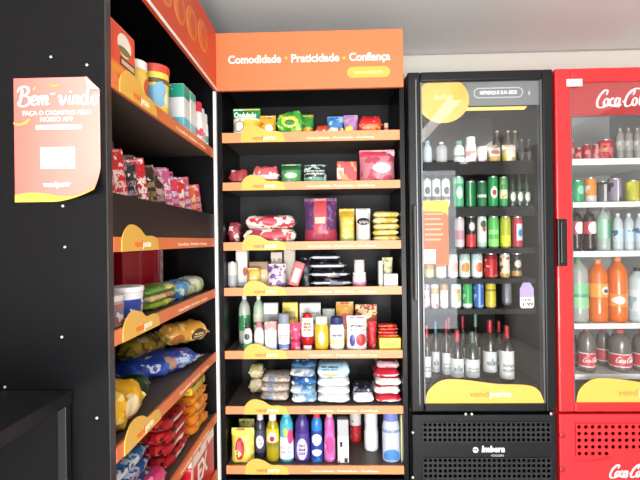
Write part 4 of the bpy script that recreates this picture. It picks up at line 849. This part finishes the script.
PL(softpack, 'sweet_bag', 'bright pink pack lying before the blue wafer packs', 'sweet bag', ((LX - .034, 1.235, LS[4]), .12, .044, .055), printed('#d83a78', (('n', 30, .6, '#f2a8c4'),)), seed=186)
# bottom shelf
o = PL(carton, 'detergent_box', 'big red and white box at the far end of the lowest left shelf', 'box', GL(5, 1.50, 1.79, -.752, .008, .12), printed('#c81e28', (('z', .8, 2, '#efe6e4'), ('x', .0, .06, '#e2b8b4'), ('n', 16, .66, '#d84a50'))), top=WHITE)
text('box_lettering', 'EX', .10, mat('#f6efee'), o, (-.02, -.0606, .10), width=.12, ext=.0004, bold=.003)
PL(carton, 'detergent_box', 'blue box at the near end of the lowest left shelf', 'box', GL(5, 1.02, 1.46, -.80, .02, .12), printed('#2b63ae', (('n', 20, .6, '#dfe8f2'), ('z', .75, 2, '#e4e8ee'))))

# ------------------------------------------------------------------ drinks in the black fridge
def K(r, x0, x1, yt, off=0, d=.06, fit=.95):
    Yf = YI + off; a, b = WP(x0, 240, Yf), WP(x1, 240, Yf)
    # the photograph leans a little: take x at the height of the item
    py = (162, 207, 248, 278, 308, 383)[r]; a, b = WP(x0, py, Yf), WP(x1, py, Yf)
    w = (b.x - a.x) * fit
    return ((a.x + b.x) / 2, Yf + w / 2, kr[r]), w, WP((x0 + x1) / 2, yt, Yf).z - kr[r]
def kc(r, x0, x1, yt, label, base, layers=(), off=0, top=SILVER, group=None, seed=0):
    l, w, h = K(r, x0, x1, yt, off); return can(label, l, w, h, printed(base, layers, rough=.3, seed=seed), group, top)
def kb(r, x0, x1, yt, label, kind, body, cap, lab=None, l0=.2, l1=.5, off=0, name='beer_bottle', cat='bottle', group=None):
    l, w, h = K(r, x0, x1, yt, off); return bottle(name, label, cat, l, kind, w, h, body, cap, lab, l0, l1, group=group)
g = 'small bottles and cups on the top shelf of the black fridge'
kb(0, 424, 433, 140, 'pale blue small bottle at the left of the top fridge shelf', 'squeeze', mat('#b9cfdc', .3), mat('#8fb4cc'), group=g, name='drink_bottle')
kb(0, 437, 449, 141, 'clear grey bottle left of the white cups on the top fridge shelf', 'pet', mat('#a9adb0', .25), WHITE, group=g, name='drink_bottle')
kb(0, 455, 466, 140, 'white and green bottle on the top fridge shelf', 'squeeze', mat('#e4e8e4', .3), mat('#5f9a78'), printed('#e9ece8', (('z', .3, .6, '#6fa286'),)), .15, .5, group=g, name='drink_bottle')
kb(0, 467, 478, 136, 'white bottle with pink label on the top fridge shelf', 'mayo', mat('#efeaea', .3), WHITE, printed('#efe8e8', (('z', .3, .7, '#d88a8c'),)), .1, .6, group=g, name='drink_bottle')
kb(0, 479, 489, 146, 'short white cup with red print on the top fridge shelf', 'tub', mat('#ebe6e4', .4), mat('#d9cfcc'), printed('#ece6e4', (('n', 40, .58, '#c98a86'),)), .1, .8, group=g, name='yogurt_cup', cat='cup')
l, w, h = K(0, 490, 503, 146); pouch('drink_pouch', 'white and gold pouch on the top fridge shelf', 'pouch', l, w, .05, h, printed('#efe3cf', (('z', -1, .45, '#cfae5a'), ('ell', .5, .7, .35, .16, '#b86a5a'))), seed=201, group=g)
l, w, h = K(0, 504.5, 519, 143.5); pouch('drink_pouch', 'gold and white pouch right of another pouch on the top fridge shelf', 'pouch', l, w, .05, h, printed('#eadfc6', (('n', 30, .54, '#b9974e'), ('z', .8, 2, '#f2ede2'), ('rect', -1, .2, -1, .6, '#d8c84a'))), seed=202, group=g)
for x, lb in ((519.8, 'dark bottle right of the pouches on the top fridge shelf'), (527.2, 'dark bottle at the right end of the top fridge shelf')):
    kb(0, x, x + 7.2, 139, lb, 'beer', mat('#2b2a2a', .2), mat('#77797c', .3, .6), printed('#4a4846', (('n', 40, .6, '#a9a59e'),)), .2, .45, group=g)
for i, x in enumerate((495, 506, 513)): 
    kb(0, x, x + 7.5, 130, f'slim bottle with pale gold cap, {("left", "middle", "right")[i]} one behind the pouches on the top fridge shelf', 'beer', mat('#5d5348', .25), mat('#dcc28a'), off=.09, group=g)
g = 'cans and bottles on the second shelf of the black fridge'
for i, x in enumerate((423.5, 433, 442.5)):
    kc(1, x, x + 9, 178.5, f'white and black can, {("first", "second", "third")[i]} from the left of the second fridge shelf', '#e6e8e4', (('z', .3, .42, '#6e7674'), ('ell', .5, .62, .3, .14, '#2f3434'), ('z', -1, .2, '#c9d05a')), group=g, seed=i)
    kc(1, x + .5, x + 8.5, 169.5, f'dark can, {("first", "second", "third")[i]} from the left in the back row of the second fridge shelf', '#2a2d2e', (('n', 40, .6, '#5c605e'),), off=.10, group=g, seed=i)
kc(1, 454.5, 465.5, 176, 'tall pale green can beside the white cans', '#5cb98a', (('ell', .5, .5, .3, .2, '#d9efe2'), ('z', .8, 2, '#9fd8bc')), group=g)
kc(1, 467, 477.5, 181, 'dark green can, left of two on the second fridge shelf', '#1f7a46', (('x', .28, .38, '#a7dcb4'), ('n', 40, .62, '#4a9a68')), group=g)
kc(1, 478.5, 488.5, 181, 'dark green can, right of two on the second fridge shelf', '#1f6f44', (('n', 40, .6, '#3f8a60'), ('z', .4, .52, '#c9d8c8')), group=g, seed=2)
kc(1, 489.5, 500, 176, 'bright green tall can on the second fridge shelf', '#2c9a54', (('ell', .5, .5, .34, .2, '#dff0e0'), ('ell', .5, .5, .2, .09, '#c03038')), group=g)
kc(1, 501, 509.5, 176.5, 'green and cream tall can beside the dark bottles', '#3aa062', (('z', .3, .6, '#e3e2c4'), ('n', 50, .62, '#cfa94e')), group=g)
for i, x in enumerate((510, 517.3, 524.6)):
    kb(1, x, x + 7.4, 168.5, f'dark green beer bottle, {("left", "middle", "right")[i]} of three on the second fridge shelf', 'beer', mat('#16301f', .15), mat('#9aa39c', .3, .6), printed('#234a30', (('ell', .5, .5, .35, .4, '#cfd8cc'),)), .12, .42, group=g)
g = 'cans on the third shelf of the black fridge'
for x0, x1, yt, lb, base, ly in (
    (456, 466, 217, 'pinkish white can on the third fridge shelf', '#e0cfd4', (('z', .3, .6, '#c99aa6'),)),
    (467.5, 477.5, 216, 'black and red can on the third fridge shelf', '#2a2729', (('z', -1, .45, '#d23a3c'), ('ell', .5, .7, .3, .14, '#d8d4d0'))),
    (478.5, 488.5, 216, 'white can with green and red leaf print on the third fridge shelf', '#dde7e2', (('ell', .55, .78, .3, .12, '#3d5a44'), ('ell', .6, .62, .2, .08, '#c2553f'), ('z', -1, .2, '#a9d2c4'))),
    (490, 501, 216, 'light green can on the third fridge shelf', '#5fbf62', (('z', .45, .6, '#9ade8e'), ('z', -1, .3, '#8fe07c'))),
    (502, 513, 216, 'yellow green can on the third fridge shelf', '#b7bf3c', (('z', -1, .42, '#dfe03c'), ('n', 40, .62, '#7d9a3c'))),
    (514.5, 524.5, 216.5, 'red, white and blue can at the right of the third fridge shelf', '#b93040', (('rect', .25, 1, .25, .8, '#dbe6ee'), ('ell', .62, .5, .25, .12, '#3f86c4')))):
    kc(2, x0, x1, yt, lb, base, ly, group=g)
for i, x in enumerate((424, 434.5)):
    kc(2, x, x + 9.5, 217, ('silver can behind the orange notice, left one', 'silver can behind the orange notice, right one')[i], '#c9ccce', (('z', .3, .6, '#8f9aa6'),), group=g)
g = 'cans on the fourth shelf of the black fridge'
for x0, x1, yt, lb, base, ly in (
    (424.5, 435.5, 254, 'gold can at the left of the fourth fridge shelf', '#c69d45', (('z', .1, .4, '#e2cf9a'), ('n', 40, .62, '#8f6d2c'))),
    (436.5, 448, 254, 'gold and white can under the orange notice', '#d3b06a', (('z', -1, .5, '#e8e2d6'), ('ell', .5, .65, .3, .16, '#b5862e'))),
    (449, 459.5, 253, 'white can with pink and orange disc, first of three pale cans', '#eae4e4', (('ell', .6, .45, .34, .2, '#e0a08a'), ('z', .75, 2, '#c9d0d2'))),
    (460.5, 472, 253, 'white can with orange disc, second of three pale cans', '#dce6e0', (('ell', .5, .45, .36, .2, '#e09a4a'), ('z', .75, 2, '#b6cfc6'))),
    (473, 484.5, 253, 'white can with red orange disc, third of three pale cans', '#dfe6e4', (('ell', .62, .45, .34, .2, '#d8784a'), ('z', .75, 2, '#b9d2d2'))),
    (486, 500, 253.5, 'red can on the fourth fridge shelf', '#b8262c', (('n', 36, .62, '#e8b0a0'), ('z', .8, 2, '#7d1a20'))),
    (501.5, 512, 253.5, 'cream can with brown print on the fourth fridge shelf', '#e2d8c2', (('n', 40, .56, '#7a5a46'), ('z', -1, .2, '#c9a44e'))),
    (513.5, 524, 253.5, 'black can with gold band at the right of the fourth fridge shelf', '#2a2827', (('z', .1, .3, '#b9924a'), ('ell', .5, .6, .34, .16, '#cfc9be')))):
    kc(3, x0, x1, yt, lb, base, ly, group=g)
g = 'cans on the fifth shelf of the black fridge'
for x0, x1, yt, lb, base, ly in (
    (423.5, 431, 283.5, 'purple and white slim can at the left of the fifth fridge shelf', '#d8cbd4', (('n', 40, .54, '#7a4a78'),)),
    (431.5, 440, 283.5, 'white slim can with gold top on the fifth fridge shelf', '#eae6e0', (('z', .6, .85, '#c9a45a'), ('n', 30, .62, '#c05a6a'))),
    (441, 449.5, 283.5, 'white slim can with red flecks on the fifth fridge shelf', '#ece6e4', (('z', .75, 2, '#b9924a'), ('n', 36, .6, '#c8707a'))),
    (452, 463, 283, 'white can left of the green one on the fifth fridge shelf', '#e9eef0', (('ell', .6, .45, .3, .2, '#bcd49a'), ('ell', .5, .7, .3, .1, '#c9a878'))),
    (464, 474, 283, 'green can on the fifth fridge shelf', '#3fa45a', (('n', 36, .58, '#a9dca4'), ('z', -1, .2, '#dfe9df'))),
    (475, 485.5, 283, 'blue can on the fifth fridge shelf', '#3a68b8', (('n', 36, .58, '#a9c4e6'), ('x', .4, .55, '#8fb0e0'))),
    (487, 498, 283, 'yellow can on the fifth fridge shelf', '#cfc03c', (('z', .7, .78, '#7d7428'), ('n', 30, .62, '#e8de8a')))):
    kc(4, x0, x1, yt, lb, base, ly, group=g)
kc(4, 503.5, 513.5, 282.5, 'plain grey can standing back on the fifth fridge shelf', '#aeb4b8', (('x', .0, .2, '#7e8488'),), off=.08, group=g)
# wine
g = 'wine bottles on the bottom shelf of the black fridge'
WN = mat('#231a1c', .12); WN2 = mat('#2c3a2c', .12)
wl = lambda i: printed(('#e2e6e6', '#dfe4e6', '#dde2e2')[i % 3], (('txt', .15, .85, .35, .65, 1, '#4a5058'), ('ell', .5, .5, .12, .2, '#9aa4aa')) if i % 2 else (('txt', .1, .9, .25, .6, 2, '#7c8488'),), seed=i)
for i, (x0, x1, yt, off, cap, lb) in enumerate((
    (424, 432.5, 326, .0, '#b3202c', 'wine bottle with red capsule at the left edge of the bottom fridge shelf'),
    (433, 441, 322, .07, '#3f7a94', 'wine bottle with blue capsule, second from the left and set back'),
    (443.5, 452, 321, .03, '#8a2030', 'wine bottle with dark red capsule and narrow label, third from the left'),
    (452.6, 466, 331, .0, '#b83244', 'broad wine bottle with square white label and pink red capsule'),
    (467.5, 482, 333, .0, '#5d6a64', 'clear wine bottle with drawn picture on its label and grey capsule'),
    (485.5, 500, 321, .06, '#b3222e', 'wine bottle with red capsule set back, its label higher than the others'),
    (502.5, 517, 327, .0, '#a81f2c', 'wine bottle with tall pale label at the right of the bottom fridge shelf'))):
    kb(5, x0, x1, yt, lb, 'wine', WN if i != 4 else WN2, mat(cap, .35), wl(i), .10 if i != 6 else .06, .46 if i != 6 else .56, off=off, name='wine_bottle', group=g)
for i, (x0, x1, yt, cap) in enumerate(((446, 455, 318, '#a8283a'), (460, 469, 317, '#a8283a'), (473, 482, 315, '#6f9a86'), (496.5, 505.5, 322, '#b3222e'))):
    kb(5, x0, x1, yt, f'wine bottle in the back row of the bottom fridge shelf, {("first", "second", "third", "fourth")[i]} from the left', 'wine', WN, mat(cap, .35), wl(i + 1), .12, .42, off=.17, name='wine_bottle', group=g)

# ------------------------------------------------------------------ drinks in the red fridge
def Rr(r, x0, x1, yt, off=0, fit=.95):
    Yf = YI + off; py = (159, 202, 251, 322, 373)[r]; a, b = WP(x0, py, Yf), WP(x1, py, Yf); w = (b.x - a.x) * fit
    return ((a.x + b.x) / 2, Yf + w / 2, rr[r]), w, WP((x0 + x1) / 2, yt, Yf).z - rr[r]
def rc(r, x0, x1, yt, label, base, layers=(), off=0, group=None, seed=0):
    l, w, h = Rr(r, x0, x1, yt, off); return can(label, l, w, h, printed(base, layers, rough=.3, seed=seed), group)
def rb(r, x0, x1, yt, label, kind, body, cap, lab=None, l0=.2, l1=.5, off=0, group=None, name='soda_bottle'):
    l, w, h = Rr(r, x0, x1, yt, off); return bottle(name, label, 'bottle', l, kind, w, h, body, cap, lab, l0, l1, group=group)
g = 'red cans and bottles on the top shelf of the red fridge'
rk = (('n', 40, .58, '#e08a90'), ('ell', .5, .5, .4, .16, '#d88088'))
for i, (x0, x1, yt, lb) in enumerate(((570.5, 576, 140.5, 'tall red can half hidden by the left door frame'), (577, 583, 147.5, 'short red can, second from the left of the top red fridge shelf'), (584.5, 593, 144, 'red can with stripes, third from the left of the top red fridge shelf'), (594.5, 600.5, 144, 'slim red can left of the gold printed one'))):
    rc(0, x0, x1, yt, lb, '#a81c26', rk, group=g, seed=i)
rc(0, 602, 617, 139, 'larger red can with gold print on the top red fridge shelf', '#b5202f', (('z', .42, .62, '#c9a06a'), ('n', 40, .56, '#d86a7a')), group=g)
for i, x in enumerate((618.5, 627, 636, 645)):
    rb(0, x, x + 8.2, 127, f'grey clear bottle, {("first", "second", "third", "fourth")[i]} right of the gold printed red can', 'pet', mat('#8c8a88', .25), mat('#a9a7a4'), printed('#9a9794', (('n', 30, .56, '#c4c2be'),)), .3, .6, group=g)
g = 'cans on the second shelf of the red fridge'
for x0, x1, yt, lb, base, ly in (
    (574, 587, 180, 'green soda can on the second red fridge shelf', '#2aa06a', (('ell', .6, .6, .3, .2, '#8fdcb4'), ('n', 30, .64, '#e0f0e2'))),
    (587.8, 599.3, 177.5, 'orange and silver can beside the green soda can', '#e08a2e', (('n', 30, .55, '#d9d4d2'), ('z', -1, .3, '#c9c4c4'))),
    (600.3, 610.5, 181, 'black and silver slim can on the second red fridge shelf', '#4b4c50', (('x', .4, .7, '#c9cacc'), ('z', .88, 2, '#2a2a2c'))),
    (611.5, 625.5, 178, 'violet grey energy can on the second red fridge shelf', '#8a8092', (('n', 26, .56, '#3a3540'), ('x', .45, .55, '#e6e2ea'))),
    (630, 643, 180, 'yellow green can at the right of the second red fridge shelf', '#b8b832', (('n', 26, .58, '#e2e04a'),)),
    (645, 658, 180, 'orange can right of the yellow green can', '#d8862e', (('n', 26, .58, '#efc07a'),))):
    rc(1, x0, x1, yt, lb, base, ly, group=g)
g = 'bottles on the third shelf of the red fridge'
COLA = mat('#2a1714', .12); CLR = mat('#a5b3ac', .15)
for i, (x0, x1) in enumerate(((573.5, 585.5), (586.5, 599.5))):
    rb(2, x0, x1, 207.5, ('small cola bottle with red and white label, left one', 'small cola bottle with red and white label, right one')[i], 'pet', COLA, mat('#4a4442'), printed('#b83440', (('ell', .6, .5, .4, .5, '#e9e2de'),)), .40, .68, group=g)
rb(2, 600.5, 614, 207, 'clear lemon soda bottle with green label on the third red fridge shelf', 'pet', CLR, mat('#7a8680'), printed('#8fc4a4', (('x', .6, 2, '#3f9a6a'), ('x', .3, .45, '#e4eee8'))), .3, .72, group=g)
for i, (x0, x1, lb) in enumerate(((616, 626, 'blue labelled water bottle, left of three on the third red fridge shelf'), (627, 637, 'blue labelled water bottle, middle of three on the third red fridge shelf'), (638, 648, 'blue labelled water bottle, right of three on the third red fridge shelf'))):
    rb(2, x0, x1, 213, lb, 'pet', mat('#bcc8cf', .15), mat('#d5dde2'), printed('#b9d0de', (('n', 26, .56, '#4a6a90'), ('n', 30, .6, '#e8eef2')), seed=i), .25, .6, group=g)
g = 'large soda bottles on the fourth shelf of the red fridge'
OR = mat('#d96a12', .15)
rb(3, 574, 593.5, 257.5, 'large bottle with green label and green cap on the fourth red fridge shelf', 'jug', mat('#9fa59e', .15), mat('#3f8a5c'), printed('#8fce98', (('z', .45, .58, '#4d9a78'), ('z', .58, 2, '#79c692'))), .22, .60, group=g)
rb(3, 594, 613, 259.5, 'large orange soda bottle with its label higher up', 'jug', OR, mat('#e08a50'), printed('#ec9a35', (('ell', .7, .5, .26, .3, '#f3ead8'), ('ell', .7, .45, .16, .14, '#46506a'))), .40, .62, group=g)
rb(3, 614, 633, 257, 'large orange soda bottle with its label lower down', 'jug', OR, mat('#e08a50'), printed('#ee8a2a', (('ell', .35, .5, .3, .3, '#efeae6'), ('n', 26, .64, '#f6b45a'))), .24, .44, group=g)
rb(3, 634.5, 654, 268, 'pale blue bottle at the right of the fourth red fridge shelf', 'jug', mat('#bcd0d4', .15), mat('#2f2f33'), printed('#cfe0e4', (('n', 20, .58, '#8fb4c4'),)), .2, .6, group=g)
g = 'cola bottles on the bottom shelf of the red fridge'
CL2 = mat('#6d6561', .12)
cl = printed('#c8404f', (('z', -1, .08, '#f0dcdc'), ('z', .92, 2, '#f0dcdc'), ('n', 30, .64, '#dc8088')))
for i, (x0, x1, yt, off) in enumerate(((573, 582.5, 336, .10), (583, 600, 328, .0), (600.8, 614, 328, .10), (616, 637.5, 331, .0), (640, 660, 331, .0))):
    o = rb(4, x0, x1, yt, ('half hidden cola bottle at the left of the bottom red fridge shelf', 'large cola bottle with pink red label, left of the set back one', 'cola bottle set back between two larger ones on the bottom red fridge shelf', 'largest cola bottle in front on the bottom red fridge shelf', 'cola bottle cut by the photo edge on the bottom red fridge shelf')[i], 'pet', CL2, mat('#c04a58'), cl, .12, .44, off=off, group=g)
    if i in (1, 3):
        w = Rr(4, x0, x1, yt, off)[1]; h = Rr(4, x0, x1, yt, off)[2]; r = w / 2 + .0012
        strokes('script_lettering', COCA, w * .98 / 5.6, .12, mat('#f7e6e6', .5), o, (0, 0, 0), shear=.15, f=lambda p: ((r - p[1]) * math.sin((p[0] - w * .5) / r), -(r - p[1]) * math.cos((p[0] - w * .5) / r), p[2] + h * .235))
